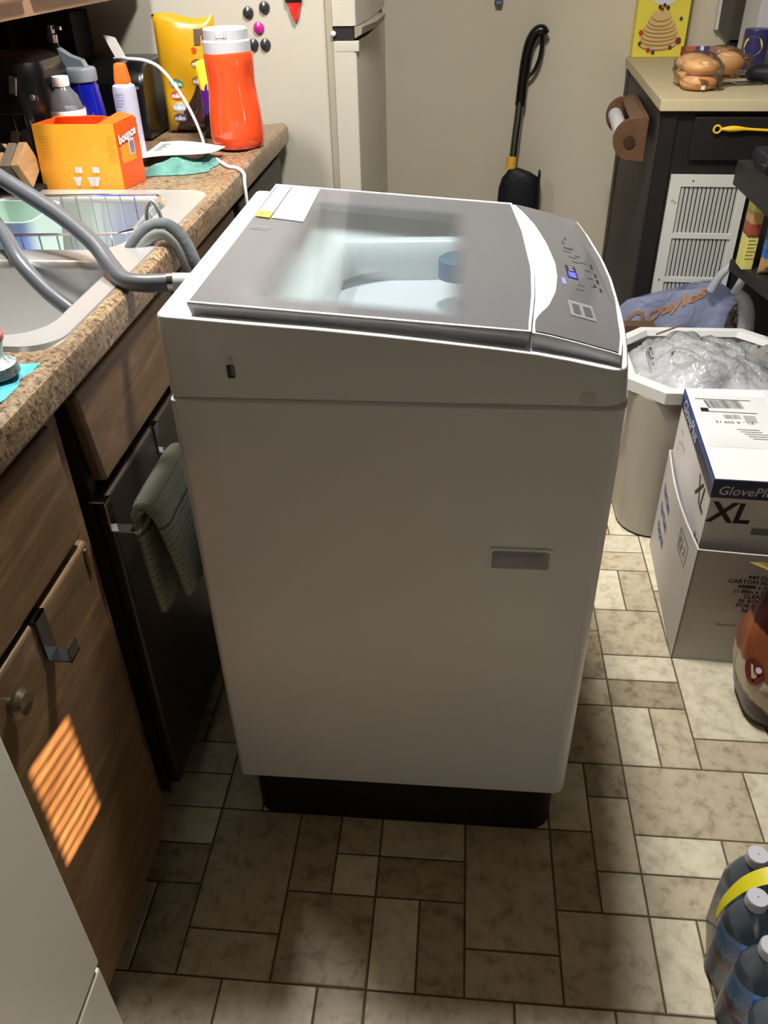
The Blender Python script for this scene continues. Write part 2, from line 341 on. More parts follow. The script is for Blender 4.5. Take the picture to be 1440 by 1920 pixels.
for k in range(3):
    m = MB()
    for n_, q in enumerate(far):
        if q[4] == k: tile_mb(m, (q[2]-q[0])*U, (q[3]-q[1])*U, q[0]*U, -q[1]*U, n_)
    tag(obj('tile_field', m, TM[k], floor, flat=True), kind='stuff')
# ceiling fixture (out of frame, it carries the lamp)
cl = thing('ceiling_light', 'round white ceiling light above the washing machine', 'light', (LAMP[0], LAMP[1], 2.33))
obj('light_base', MB().lathe([(.0, 2.36), (.11, 2.36), (.12, 2.40), (0, 2.40)], (LAMP[0], LAMP[1], 0), cap=False), WHITE, cl)

# ------------------------------------------------------------------ washing machine
def wrr(x0, y0, x1, y1, r, rb, n=5, k=12):
    P = rrect(x0, y0, x1, y1, r, n, rb); m_ = n+1; o = []
    for c in range(4):
        a = P[c*m_:(c+1)*m_]; b = P[((c+1) % 4)*m_]; o += a + [(a[-1][0]+(b[0]-a[-1][0])*i/k, a[-1][1]+(b[1]-a[-1][1])*i/k) for i in range(1, k)]
    return [(x+.024*max(0, 1-((y-.11)/.275)**2)*max(0, min(1, (x+.30)/.13)), y) for x, y in o]
wm = thing('washing_machine', 'white top-loading washing machine with grey glass lid standing by the sink counter', 'washing machine', (-.4065, .11, 0))
X0, X1, Y0, Y1 = -.676, -.137, -.165, .385
m = MB(); P = wrr(X0+.016, Y0+.018, X1-.016, Y1-.018, .03, .03); m.loft([[(x, y, 0) for x, y in P], [(x, y, .124) for x, y in P]]); obj('base', m, BASEB, wm)
m = MB(); P = wrr(X0, Y0, X1, Y1, .018, .010); Q = wrr(X0+.006, Y0+.006, X1-.006, Y1-.006, .014, .006)
m.loft([[(x, y, .120) for x, y in Q], [(x, y, .126) for x, y in P], [(x, y, .831) for x, y in P], [(x, y, .836) for x, y in Q]])
body = obj('cabinet_body', m, WHITE, wm)
rec = MB(); rec.loft([[(x, Y0-.01, z) for x, z in rrect(-.280, .5955, -.2045, .6235, .006)], [(x, Y0+.004, z) for x, z in rrect(-.280, .5955, -.2045, .6235, .006)], [(x, Y0+.022, z) for x, z in rrect(-.276, .600, -.2085, .622, .006)]])
bpy.context.view_layer.update(); boolean(body, [rec])
m = MB()
fr = lambda y, g: [(x, y, z) for x, z in rrect(-.283+g, .5925+g, -.2015-g, .629-g, .004)]
m.loft([fr(Y0+.001, 0), fr(Y0-.0022, .0006), fr(Y0-.0022, .0032), fr(Y0+.001, .0036)], cap0=False, cap1=False); obj('grip_frame', m, WHITE, wm)
ZT = [(-.676, .938), (-.56, .929), (-.487, .924), (-.397, .916), (-.255, .901), (-.202, .892), (-.160, .8835), (-.145, .8800), (-.110, .874)]
def colring(ins, top=None, z=None, lean=0.):
    r = []
    for x, y in wrr(X0+.001+ins, Y0+.001+ins, X1-.001-ins, Y1-.001-ins, max(.006, .024-ins), max(.004, .012-ins)):
        if z is None: zz = interp(ZT, x)+top; f = max(0, min(1, (x-(-.24))/.1)); x2 = x-lean*f
        else: zz = z; x2 = x
        r.append((x2, y, zz))
    return r
m = MB(); m.loft([colring(.004, z=.834), colring(0, z=.838), colring(-.0005, top=-.03, lean=.002), colring(0, top=-.003, lean=.005), colring(.0010, top=-.0006, lean=.0055), colring(.002, top=0, lean=.0055), colring(.013, top=0, lean=.0055), colring(.0145, top=-.004, lean=.0055), colring(.016, top=-.06, lean=.004)], cap0=False, cap1=False)
obj('top_cover', m, WHITE, wm)
# inner deck with the tub opening
m = MB(); cx, cy = -.395, .105
P = rrect(X0+.014, Y0+.014, X1-.03, Y1-.014, .02, 11)
th = [2*math.pi*k/len(P) for k in range(len(P))]; k0 = min(range(len(P)), key=lambda k: abs(math.atan2(P[k][1]-cy, P[k][0]-cx)))
ang = [math.atan2((y-cy)/.23, (x-cx)/.19) for x, y in P]
rings = [[(x, y, interp(ZT, x)-.016) for x, y in P]] + [[(cx+a_*math.cos(a), cy+b_*math.sin(a), z) for a in ang] for a_, b_, z in ((.178, .232, .897), (.160, .222, .890), (.150, .214, .880), (.146, .208, .862), (.150, .206, .835))]
m.loft(rings, cap0=False, cap1=False); obj('tub_ring', m, pm('tub_plastic', (222, 228, 228), .35), wm)
m = MB(); m.lathe([(.150, .852), (.165, .846), (.172, .83), (.172, .50), (.16, .46), (0.001, .45)], (cx, cy, 0), 40, cap=False); obj('drum', m, STEEL, wm)
obj('dispenser_cap', MB().lathe([(.03, .876), (.030, .902), (.026, .905), (0.001, .905)], (-.335, .152, 0), 20, cap=False), pm('cap_blue', (58, 112, 138), .4), wm)
# lid
def xedge(y):
    return interp([(-.152, -.2535), (-.13, -.252), (-.036, -.243), (.061, -.238), (.224, -.242), (.371, -.2545)], y)
def zlid(x): return .9495-.0757*(x+.637)
LY0, LY1, LX0 = -.150, .371, -.639
def lidpt(u, v, dz=0.):
    y = LY0+(LY1-LY0)*v; xe = xedge(y); x = LX0+(xe-LX0)*u; return Vector((x, y, zlid(x)+dz))
m = MB(); m.grid(lambda u, v: lidpt(u, v), 24, 24); obj('lid_glass', m, lid_glass(), wm)
rim = [lidpt(u/24, 0) for u in range(25)] + [lidpt(1, v/24) for v in range(1, 25)] + [lidpt(1-u/24, 1) for u in range(1, 25)] + [lidpt(0, 1-v/24) for v in range(1, 24)]
m = MB(); lc = Vector((-.44, .11, 0))
def shr(p, k, dz): d = Vector((p.x, p.y, 0))-lc; L = d.length; q = lc+d*((L-k)/L); return Vector((q.x, q.y, p.z+dz))
m.loft([[shr(p, .004, -.001) for p in rim], [shr(p, .0002, .0004) for p in rim], [shr(p, -.0002, -.003) for p in rim], [shr(p, 0.0055, -.0225) for p in rim], [shr(p, .012, -.0225) for p in rim], [shr(p, .012, -.004) for p in rim]], cap0=False, cap1=False)
obj('lid_frame', m, pm('lid_trim', (178, 177, 180), .2, coat=.4), wm)
m = MB(); m.loft([[shr(p, .003, .0002) for p in rim], [shr(p, .0005, .0012) for p in rim], [shr(p, -.0016, .0004) for p in rim]], cap0=False, cap1=False); obj('lid_edge_trim', m, WHITE, wm)
# white console with grey control panel
def zcon(x): return interp([(-.26, .9205), (-.235, .9165), (-.201, .908), (-.155, .8955), (-.138, .889)], x)
def xright(y): return interp([(-.150, -.1505), (-.09, -.1395), (.03, -.1285), (.11, -.126), (.19, -.1275), (.31, -.136), (.371, -.1455)], y)
def conpt(u, v, dz=0.):
    y = LY0+(LY1-LY0)*v; a, b = xedge(y)+.0025, xright(y); x = a+(b-a)*u; return Vector((x, y, zcon(x)+dz))
m = MB(); m.grid(lambda u, v: conpt(u, v), 10, 24)
rim = [conpt(u/10, 0) for u in range(11)] + [conpt(1, v/24) for v in range(1, 25)] + [conpt(1-u/10, 1) for u in range(1, 11)] + [conpt(0, 1-v/24) for v in range(1, 24)]; lc = Vector((-.19, .11, 0))
m.loft([[p for p in rim], [shr(p, -.0006, -.004) for p in rim], [shr(p, .003, -.020) for p in rim]], cap0=False, cap1=False); bmesh.ops.remove_doubles(m.b, verts=m.b.verts[:], dist=1e-5)
obj('console', m, WHITE, wm)
def xpl(y): return interp([(-.148, -.2475), (-.118, -.2465), (-.095, -.240), (-.06, -.226), (.0, -.2125), (.06, -.2055), (.115, -.2035), (.2, -.2095), (.28, -.2215), (.34, -.238), (.368, -.2475)], y)
def panpt(u, v, dz=.0012):
    y = LY0+.003+(LY1-LY0-.006)*v; a, b = xpl(y), xright(y)-.0035; x = a+(b-a)*u; return Vector((x, y, zcon(x)+dz))
m = MB(); m.grid(panpt, 10, 32); m.grid(lambda u, v: panpt(u, v, .0004), 10, 32); pan = obj('control_panel', m, pm('panel_grey', (92, 92, 95), .15, coat=.5), wm)
PN = lambda x, y, dz=.0019: Vector((x, y, zcon(x)+dz))
def pq(name, x0, x1, y0, y1, mat, par=pan, dz=.0019):
    return obj(name, MB().raw([PN(x0, y0, dz), PN(x1, y0, dz), PN(x1, y1, dz), PN(x0, y1, dz)], [(0, 1, 2, 3)]), mat, par, flat=True)
ICONG = pm('icon_grey', (74, 74, 78), .5)
pq('display', -.1905, -.1765, .066, .116, pm('lcd_dark', (22, 22, 40), .2))
pq('display_glow', -.1885, -.1785, .069, .090, pm('lcd_blue', (60, 60, 255), .3, emit=1.6), dz=.0022)
for yy in (.096, .106): pq('digit', -.187, -.180, yy, yy+.006, pm('lcd_digit', (120, 126, 140), .3), dz=.0022)
pq('power_light', -.2005, -.1955, .034, .058, pm('led_blue', (120, 120, 235), .3, emit=.25))
for i, (x, y, a, b, mt) in enumerate([(-.171, .17, .008, .003, ICONG), (-.166, .145, .009, .003, ICONG), (-.163, .115, .009, .003, ICONG), (-.163, .085, .009, .003, ICONG), (-.160, .052, .003, .014, ICONG), (-.152, .13, .003, .02, INK), (-.150, .10, .003, .014, INK), (-.150, .075, .003, .016, INK), (-.1495, .045, .003, .012, INK), (-.1575, .056, .004, .008, INK), (-.185, .215, .004, .018, ICONG), (-.180, .24, .004, .012, ICONG), (-.187, .18, .012, .003, ICONG), (-.181, .158, .012, .003, ICONG), (-.178, .14, .012, .003, ICONG), (-.185, .195, .010, .003, INK), (-.176, .196, .006, .010, ICONG), (-.18, .045, .010, .002, ICONG), (-.184, .027, .010, .002, ICONG)]):
    pq('icon', x, x+a, y, y+b, mt)
st = pq('rating_sticker', -.200, -.169, -.072, -.022, pm('sticker_clear', (122, 121, 123), .3)); st['label'] = 'grey sticker with printed squares'
for a, b in ((-.1955, -.1865), (-.182, -.172)): pq('sticker_mark', a, b, -.064, -.032, pm('mark_grey', (72, 72, 76), .4), st, .0022)
# stickers on the lid, slot and plug on the side
LQ = lambda x, y, dz=.0012: Vector((x, y, zlid(x)+dz))
def lq(name, P, mat, dz=.0012): return obj(name, MB().raw([LQ(x, y, dz) for x, y in P], [(0, 1, 2, 3)]), mat, wm, flat=True)
lq('sticker', [(-.634, .193), (-.612, .193), (-.612, .366), (-.634, .366)], PAPER)
lq('sticker', [(-.610, .186), (-.562, .180), (-.565, .358), (-.610, .366)], PAPER)
s = lq('warning_sticker', [(-.634, .187), (-.612, .183), (-.612, .214), (-.634, .216)], pm('sticker_yellow', (236, 186, 66), .5), .0018); s['label'] = 'small yellow warning sticker'
for x, y in ((-.627, .2), (-.598, .23), (-.602, .31)): obj('sticker_dot', MB().lathe([(0.001, 0), (.0025, 0)], LQ(x, y, .0026), 10, cap=False), INK, wm)
for i in range(5): lq('print_line', [(-.63, .14-.008*i), (-.60-.004*(i % 2), .138-.008*i), (-.60-.004*(i % 2), .140-.008*i), (-.63, .142-.008*i)], GREYINK) if i < 2 else None
obj('slot', MB().box((-.5990, Y0-.0015, .8635), (-.5905, Y0+.004, .8795), .001), pm('slot_dark', (26, 28, 26), .3), wm)
obj('slot_clip', MB().box((-.5945, Y0-.0022, .867), (-.5905, Y0, .8795), .0008), pm('slot_grey', (110, 114, 108), .3), wm)
obj('screw_cover', MB().lathe([(.0035, 0), (.0028, .0012), (0, .0016)], (-.5945, Y0, .8865), 12, (0, -1, 0), cap=False), PAPER, wm)
obj('side_plug', MB().lathe([(.0095, 0), (.0092, .0006), (0, .0008)], (-.183, Y0+.0006, .846), 20, (0, -1, 0), cap=False), pm('plug_white', (214, 212, 210), .35), wm)
# inlet hose and drain hose
HG = pm('hose_grey', (84, 87, 92), .3, coat=.2)
ho = thing('inlet_hose', 'smooth grey water hose from the back of the washing machine to the sink tap', 'hose', (-.80, .03, .915))
P = catmull([(-.70, -.02, .925), (-.735, -.025, .925), (-.765, -.015, .926), (-.795, .02, .934), (-.83, .06, .950), (-.90, .115, .975), (-1.0, .17, 1.01), (-1.08, .215, 1.04), (-1.15, .25, 1.06)], 7)
obj('hose_tube', MB().tube(P, .0115, 14), HG, ho)
obj('hose_collar', MB().cyl((-.704, -.0205, .925), (-.697, -.0195, .925), .0128), CHROME, ho)
obj('coupling', MB().cyl((-.697, -.0195, .925), (-.672, -.019, .925), .0115), pm('coupling_grey', (170, 170, 172), .4), ho)
ho2 = thing('return_hose', 'second grey hose dipping into the near sink bowl', 'hose', (-.95, .05, .90))
P = catmull([(-1.14, .25, 1.03), (-1.05, .18, .978), (-.985, .118, .942), (-.945, .068, .920), (-.905, .042, .890), (-.87, .03, .866), (-.85, .03, .85)], 7)
obj('hose_tube', MB().tube(P, .0105, 14), HG, ho2)
dh = thing('drain_hose', 'ribbed grey drain hose hooked over the counter edge into the sink', 'hose', (-.77, .16, .8))
P = catmull([(-.722, .155, .52), (-.722, .155, .72), (-.723, .156, .86), (-.728, .157, .897), (-.742, .162, .927), (-.763, .165, .942), (-.786, .160, .940), (-.806, .150, .924), (-.816, .143, .905), (-.818, .14, .885)], 34)
obj('ribbed_tube', MB().tube(P, .0105, 12, ripple=.0008), pm('hose_ribbed', (128, 133, 136), .4), dh)
Pg = [p + (Vector((-.765, .155, .88))-p).normalized()*.0095 + Vector((0, -.002, 0)) for p in P if p.z > .868]
obj('hose_guide', MB().tube(Pg, lambda t: .0098+.001*math.sin(t*3.1), 12), pm('guide_grey', (142, 145, 144), .35), dh)
m = MB(); a = Vector((-.780, .170, .948)); m.tube(catmull([a+Vector((-.012, 0, -.002)), a+Vector((-.008, .001, .018)), a+Vector((0, .002, .027)), a+Vector((.008, .001, .016)), a+Vector((.012, 0, -.003))], 5), .0028, 8); obj('hanging_tab', m, MATS['guide_grey'], dh)

# ------------------------------------------------------------------ counter run, left
ct = thing('countertop', 'brown granite-look laminate countertop around the sink', 'countertop', (-1.08, .3, .876))
def ctop(y0, y1, xa, xb):
    if xb > -.77: prof = [(xa, .876), (-.757, .876), (-.755, .880), (-.755, .904), (-.758, .912), (-.765, .917), (-.775, .9175), (-.788, .9145), (xa, .914)]
    else: prof = [(xa, .876), (xb, .876), (xb, .914), (xa, .914)]
    return [[(x, y, z) for x, z in prof] for y in (y0, y1)]
m = MB()
m.loft(ctop(-.55, 1.085, -.802, -.755)); m.loft(ctop(-.55, -.19, -1.40, -.802)); m.loft(ctop(.44, 1.085, -1.40, -.802)); m.loft(ctop(-.19, .44, -1.40, -1.20))
obj('worktop', m, GRAN, ct, ang=30)
obj('backsplash', MB().box((-1.40, -.55, .914), (-1.38, 1.085, 1.01), .004), GRAN, ct)
# sink
sk = thing('sink', 'stainless steel double-bowl drop-in sink in the counter', 'sink', (-.99, .12, .914))
SX0, SX1, SY0, SY1 = -1.215, -.772, -.215, .462
m = MB(); b = m.b
def loop(pts, z): 
    vs = [b.verts.new((x, y, z)) for x, y in pts]; return vs, [b.edges.new((vs[i], vs[(i+1) % len(vs)])) for i in range(len(vs))]
NB = rrect(-1.165, -.180, -.806, .080, .05, 7); FB = rrect(-1.165, .126, -.826, .420, .05, 7); OR = rrect(SX0+.006, SY0+.006, SX1-.006, SY1-.006, .04, 7)
es = []
for L in (OR, NB, FB): vs, e = loop(L, .9185); es += e
bmesh.ops.triangle_fill(b, edges=es, use_beauty=True)
m.loft([[(x, y, .9185) for x, y in OR], [(x, y, .9195) for x, y in rrect(SX0+.003, SY0+.003, SX1-.003, SY1-.003, .042, 7)], [(x, y, .9142) for x, y in rrect(SX0, SY0, SX1, SY1, .044, 7)]], cap0=False, cap1=False)
bmesh.ops.remove_doubles(b, verts=b.verts[:], dist=1e-5); obj('sink_deck', m, STEEL, sk)
def bowl(x0, y0, x1, y1, d):
    m = MB(); S = lambda k, r, z: [(x, y, z) for x, y in rrect(x0+k, y0+k, x1-k, y1-k, r, 7)]
    return m.loft([S(0, .05, .9185), S(.004, .05, .9165), S(.008, .05, .908), S(.022, .05, .918-d+.03), S(.032, .05, .918-d+.008), S(.055, .04, .918-d)], cap0=False, cap1=True)
obj('bowl', bowl(-1.165, -.180, -.806, .080, .17), STEEL, sk); obj('bowl', bowl(-1.165, .126, -.826, .420, .17), STEEL, sk)
for y in (-.05, .27): obj('drain', MB().lathe([(.042, 0), (.04, .003), (.03, .001), (0.001, .0005)], (-.99, y, .7485), 24, cap=False), CHROME, sk)
fc = thing('faucet', 'chrome kitchen tap behind the sink bowls', 'faucet', (-1.19, .10, .919))
obj('spout', MB().tube(catmull([(-1.19, .10, .919), (-1.19, .10, 1.06), (-1.18, .12, 1.10), (-1.155, .2, 1.09), (-1.145, .25, 1.05)], 6), .011), CHROME, fc); obj('lever', MB().cyl((-1.19, .06, .919), (-1.19, .04, .98), .012), CHROME, fc)
# dish rack and what it holds
dr = thing('dish_rack', 'chrome wire dish rack standing in the far sink bowl', 'dish rack', (-.98, .29, .75))
m = MB(); A, B_, C_, D = (-.842, .398), (-.826, .176), (-1.12, .156), (-1.12, .382)
def edge(p, q, n): return [(p[0]+(q[0]-p[0])*i/n, p[1]+(q[1]-p[1])*i/n) for i in range(n+1)]
for z in (.927, .80):
    m2 = [(x, y, z) for x, y in (A, B_, C_, D, A)]
    m.tube([(A[0], A[1]-.015, z), (B_[0], B_[1]+.02, z), (B_[0]-.015, B_[1], z), (C_[0], C_[1], z), (D[0], D[1], z), (A[0]-.015, A[1], z), (A[0], A[1]-.015, z)], .0024, 6)
obj('rack_frame', m, CHROME, dr)
for p, q, n in ((B_, C_, 11), (A, D, 11), (A, B_, 5)):
    for x, y in edge(p, q, n)[1:-1]: obj('wire', MB().tube([(x, y, .927), (x, y, .80), (x, y, .762)], .0014, 5), CHROME, dr)
m = MB(); S = lambda k, z: [(x, y, z) for x, y in rrect(-1.13+k, .235+k, -1.005-k, .365-k, .02)]
tb = thing('storage_tub', 'pale green plastic tub standing in the dish rack', 'tub', (-1.07, .30, .79)); m.loft([S(.014, .79), S(0, .925), S(.003, .925), S(.016, .794)], cap0=True, cap1=True); obj('tub_body', m, pm('pale_green', (196, 220, 208), .4), tb)
bb = thing('blue_bowl', 'blue plastic bowl upside down in the dish rack', 'bowl', (-1.02, .195, .84)); obj('bowl_shell', MB().lathe([(.042, .84), (.04, .868), (.02, .885), (0.001, .888)], (-1.02, .197, 0), 24, cap=False), pm('blue_plastic', (70, 92, 214), .3), bb)
tag(obj('green_lid', MB().lathe([(.05, 0), (.05, .012), (.044, .016), (0.001, .016)], (-1.10, .378, .85), 24, (.0, -.6, .8), cap=False), pm('green_plastic', (60, 120, 92), .4)), 'dark green round lid leaning at the back of the dish rack', 'lid')
# things at the front of the counter
tag(obj('dish_cloth', MB().grid(lambda u, v: Vector((-.905+.13*u-.0*(v), -.40+.153*v, .9150+.0025+.0012*math.sin(u*17+v*9)+.001*math.sin(v*23))), 16, 16).grid(lambda u, v: Vector((-.905+.13*u, -.40+.153*v, .9146)), 16, 16), pm('cyan_cloth', (92, 196, 214), .8, noise=(90, (56, 160, 186)), bump=(160, .5))), 'turquoise dish cloth lying flat on the counter by the sink', 'cloth')
tag(obj('steel_scrubber', MB().lathe([(.018, .919), (.026, .924), (.024, .934), (.012, .939), (0.001, .940)], (-.806, -.287, 0), 20), pm('scrub_steel', (150, 170, 176), .3, metal=.8, bump=(140, 1.0))), 'grey steel scrubber on the turquoise dish cloth', 'scrubber')
cu = thing('cup', 'small white cup with a dull red rim at the left picture edge', 'cup', (-.812, -.265, .9215)); obj('cup_wall', MB().lathe([(.012, .9215), (.020, .953), (.018, .953), (.010, .925)], (-.822, -.264, 0), 24), PAPER, cu); obj('rim_band', MB().lathe([(.0203, .949), (.0208, .955), (.0175, .955), (.0175, .949)], (-.822, -.264, 0), 24, cap=False), pm('dull_red', (150, 84, 78), .4), cu)
# base cabinets
def cabinet(name, label, y0, y1):
    return thing(name, label, 'cabinet', (-1.09, (y0+y1)/2, 0))
FX = -.792   # face frame plane
c1 = cabinet('base_cabinet', 'brown wooden base cabinet with one drawer, left of the sink cabinet', -.56, -.225)
obj('carcass', MB().box((-1.38, -.550, .10), (FX, -.222, .875)), WOODC, c1); obj('toe_kick', MB().box((-1.38, -.550, 0), (-.882, -.222, .10)), WOODD, c1)
d = obj('drawer', MB().box((FX+.001, -.549, .706), (-.770, -.268, .856), .007, 3), WOODC, c1)
dr_ = obj('door', MB().box((FX+.001, -.549, .125), (-.772, -.262, .694), .006, 3), WOODC, c1)
obj('knob', MB().lathe([(.006, 0), (.006, .005), (.014, .008), (.0165, .013), (.012, .019), (0.001, .021)], (-.772, -.490, .658), 20, (1, 0, 0), cap=False), pm('old_brass', (120, 108, 90), .3, metal=.8), dr_)
obj('hinge', MB().box((-.7725, -.279, .650), (-.769, -.272, .688), .002), pm('hinge_bronze', (96, 84, 70), .4, metal=.6), dr_)
hk = thing('door_hook', 'chrome over-door hook on the brown cabinet door under the drawer', 'hook', (-.765, -.40, .63))
obj('hook_strap', MB().box((-.7895, -.413, .6955), (-.768, -.392, .698)).box((-.7700, -.413, .640), (-.7680, -.392, .698)).box((-.77, -.413, .638), (-.742, -.392, .640)).box((-.744, -.413, .638), (-.742, -.392, .655)), pm('dark_chrome', (120, 122, 126), .22, metal=1), hk)
c2 = cabinet('sink_cabinet', 'brown wooden sink cabinet with false drawer front behind the washing machine', -.222, .60)
obj('carcass', MB().box((-1.38, -.220, .10), (FX-.03, -.204, .875)).box((-1.38, .584, .10), (FX-.03, .60, .875)).box((-1.38, -.204, .10), (FX-.03, .584, .116)).box((-1.38, -.204, .116), (-1.37, .584, .875)).box((FX-.036, -.204, .70), (FX-.03, .584, .875)), WOODD, c2); obj('toe_kick', MB().box((-1.38, -.220, 0), (-.882, .60, .10)), WOODD, c2)
for y in (-.190, .20, .585): obj('stile', MB().box((FX-.031, y-.03 if y > 0 else y, .10), (FX, y+.0 if y > 0 else y+.02, .875)), WOODD, c2)
m = MB(); m.box((-.790, -.205, .722), (-.770, .165, .856), .006, 3)
for v in m.b.verts: v.co.y += (.856-v.co.z)*.18*max(0, min(1, (.165-v.co.y)/.37))
obj('false_drawer_front', m, WOODC, c2)
dd = obj('door', MB().box((FX+.001, -.190, .125), (-.771, .185, .704), .005, 3), WOODD, c2)
obj('door', MB().box((FX+.001, .215, .125), (-.771, .575, .704), .005, 3), WOODD, c2); obj('false_drawer_front', MB().box((-.790, .215, .722), (-.770, .575, .856), .006, 3), WOODC, c2)
c3 = cabinet('base_cabinet', 'dark wooden base cabinet at the far counter end beside the fridge', .60, 1.07)
obj('carcass', MB().box((-1.38, .602, .10), (FX, 1.06, .875)), WOODD, c3); obj('toe_kick', MB().box((-1.38, .602, 0), (-.882, 1.06, .10)), WOODD, c3)
obj('drawer', MB().box((FX+.001, .62, .70), (-.772, 1.05, .852), .006, 3), WOODD, c3); obj('door', MB().box((FX+.001, .62, .125), (-.772, 1.05, .69), .006, 3), WOODD, c3)
# towel bar and towel on the sink cabinet door
tb = thing('towel_bar', 'chrome over-door towel bar on the dark sink cabinet door', 'towel bar', (-.75, -.10, .66)); XB, ZB = -.733, .664
obj('bar', MB().cyl((XB, -.209, ZB), (XB, .012, ZB), .0035), CHROME, tb)
for y in (-.196, .0): obj('bracket', MB().box((-.789, y-.008, .7045), (-.7685, y+.008, .7065)).box((-.770, y-.008, .660), (-.768, y+.008, .7065)).box((-.77, y-.008, .660), (XB, y+.008, .662)), CHROME, tb)
tw = thing('dish_towel', 'sage green ribbed dish towel folded over the chrome towel bar', 'towel', (-.72, -.10, .52)); TG = split_mat('sage_cloth', [(k_/18+e_, (134, 138, 122) if e_ == 0 else (84, 88, 76)) for k_ in range(14) for e_ in (0, .047)] + [(.80, (134, 138, 122))], 'z', rough=.95, noise=.06)
def flap(pts, th, y0, y1, nrib):
    m = MB(); P = catmull(pts, 8); rings = []
    for i, p in enumerate(P):
        tg = (P[min(i+1, len(P)-1)]-P[max(i-1, 0)]).normalized(); nrm = Vector((tg.z, 0, -tg.x)); f = i/(len(P)-1)
        t_ = th*(1-.18*(1 if (i % max(2, len(P)//nrib) == 0) else 0)) ; r = []
        for k in range(12):
            a = 2*math.pi*k/12; cx_ = math.copysign(abs(math.cos(a))**.6, math.cos(a)); sy = math.copysign(abs(math.sin(a))**.35, math.sin(a)); yc = (y0+y1)/2; r.append(p + nrm*(t_/2*cx_) + Vector((0, yc-p.y+(y1-y0)/2*sy, 0)))
        rings.append(r)
    return m.loft(rings)
obj('back_fold', flap([(-.733, 0, .683), (-.742, 0, .668), (-.7405, 0, .62), (-.738, 0, .56), (-.733, 0, .508)], .016, -.188, -.03, 9), TG, tw)
obj('front_fold', flap([(-.730, 0, .684), (-.718, 0, .672), (-.709, 0, .64), (-.700, 0, .59), (-.693, 0, .540)], .016, -.186, -.03, 9), TG, tw)
obj('top_fold', flap([(-.744, 0, .672), (-.737, 0, .687), (-.724, 0, .690), (-.711, 0, .676)], .014, -.190, -.03, 3), TG, tw)

# white range front, bottom left
rg = thing('range', 'white enamel kitchen range with a bottom drawer at the lower left edge', 'range', (-1.05, -.9, 0)); EN = pm('enamel', (222, 219, 206), .22, coat=.3)
obj('range_body', MB().box((-1.38, -1.30, .02), (-.765, -.552, .90), .004), EN, rg)
obj('oven_door', MB().box((-.764, -1.29, .2735), (-.740, -.5535, .86), .004, 3), EN, rg)
dw = obj('storage_drawer', MB().box((-.764, -1.29, .03), (-.742, -.5545, .262), .004, 3), EN, rg)
obj('drawer_gap', MB().box((-.764, -1.29, .255), (-.752, -.5565, .28)), BLACKM, rg)
obj('foot', MB().cyl((-.80, -.60, 0), (-.80, -.60, .02), .02), BLACKM, rg)
# upper cabinet
uc = thing('upper_cabinet', 'light brown wooden wall cabinet hung low over the counter', 'cabinet', (-1.23, .3, 1.18))
obj('carcass', MB().box((-1.40, -.55, 1.182), (-1.062, 1.085, 1.95)), UPW, uc)
for y0 in (-.53, .0, .53): obj('door', MB().box((-1.0615, y0, 1.206), (-1.044, y0+.50, 1.93), .006, 3), UPW, uc)
tag(obj('wall_shade_sheet', MB().box((-1.40, -.55, 1.01), (-1.392, 1.085, 1.182)), pm('wall_shade_grey', (92, 86, 78), .8)), kind='structure', ); bpy.data.objects['wall_shade_sheet'].name = 'wall_shade_1'  # grey sheet that paints in the wall's shade under the cabinet

# ------------------------------------------------------------------ fridge
fg = thing('fridge', 'cream top-freezer fridge past the counter end', 'fridge', (-.95, 1.47, 0)); FC = pm('fridge_cream', (178, 173, 160), .38, coat=.15)
FY0, FY1 = 1.104, 1.83
obj('fridge_body', MB().box((-1.36, FY0, .02), (-.655, FY1, 1.68), .008, 3), FC, fg); obj('plinth', MB().box((-1.34, FY0+.02, 0), (-.68, FY1-.02, .03)), BLACKM, fg)
obj('gasket', MB().box((-.655, FY0+.004, .06), (-.6385, FY1-.004, 1.67), .002), pm('gasket_grey', (150, 143, 126), .6), fg)
def door(z0, z1):
    m = MB(); x0, x1 = -.6385, -.584; prof = [(x0, FY0), (x1-.010, FY0), (x1-.003, FY0+.003), (x1, FY0+.010), (x1+.010, FY0+.14), (x1+.014, FY0+.36), (x1+.010, FY1-.14), (x1, FY1-.01), (x1-.006, FY1), (x0, FY1)]
    return m.loft([[(x, y, z0) for x, y in prof], [(x, y, z0+.0) for x, y in prof], [(x, y, z1) for x, y in prof]])
lo = obj('fridge_door', door(.06, 1.083), FC, fg); hi = obj('freezer_door', door(1.113, 1.67), FC, fg)
obj('door_cap', MB().box((-.637, FY0-.001, 1.062), (-.580, FY0+.02, 1.0835), .002), FC, lo)
obj('door_gap', MB().box((-.6385, FY0+.003, 1.083), (-.592, FY1-.01, 1.113)), BLACKM, fg)
GH = pm('handle_grey', (128, 119, 104), .4)
obj('handle', MB().loft([[(-.590, y, 1.088), (-.574+.02*f, y, 1.096), (-.572+.022*f, y, 1.110), (-.590, y, 1.113)] for y, f in ((FY0+.004, 0), (FY0+.06, .3), (FY0+.16, .9), (FY0+.36, 1.0), (FY0+.38, .8))]), GH, hi)
obj('hinge_peg', MB().sphere((-.6375, FY0, 1.098), .006), PAPER, fg)
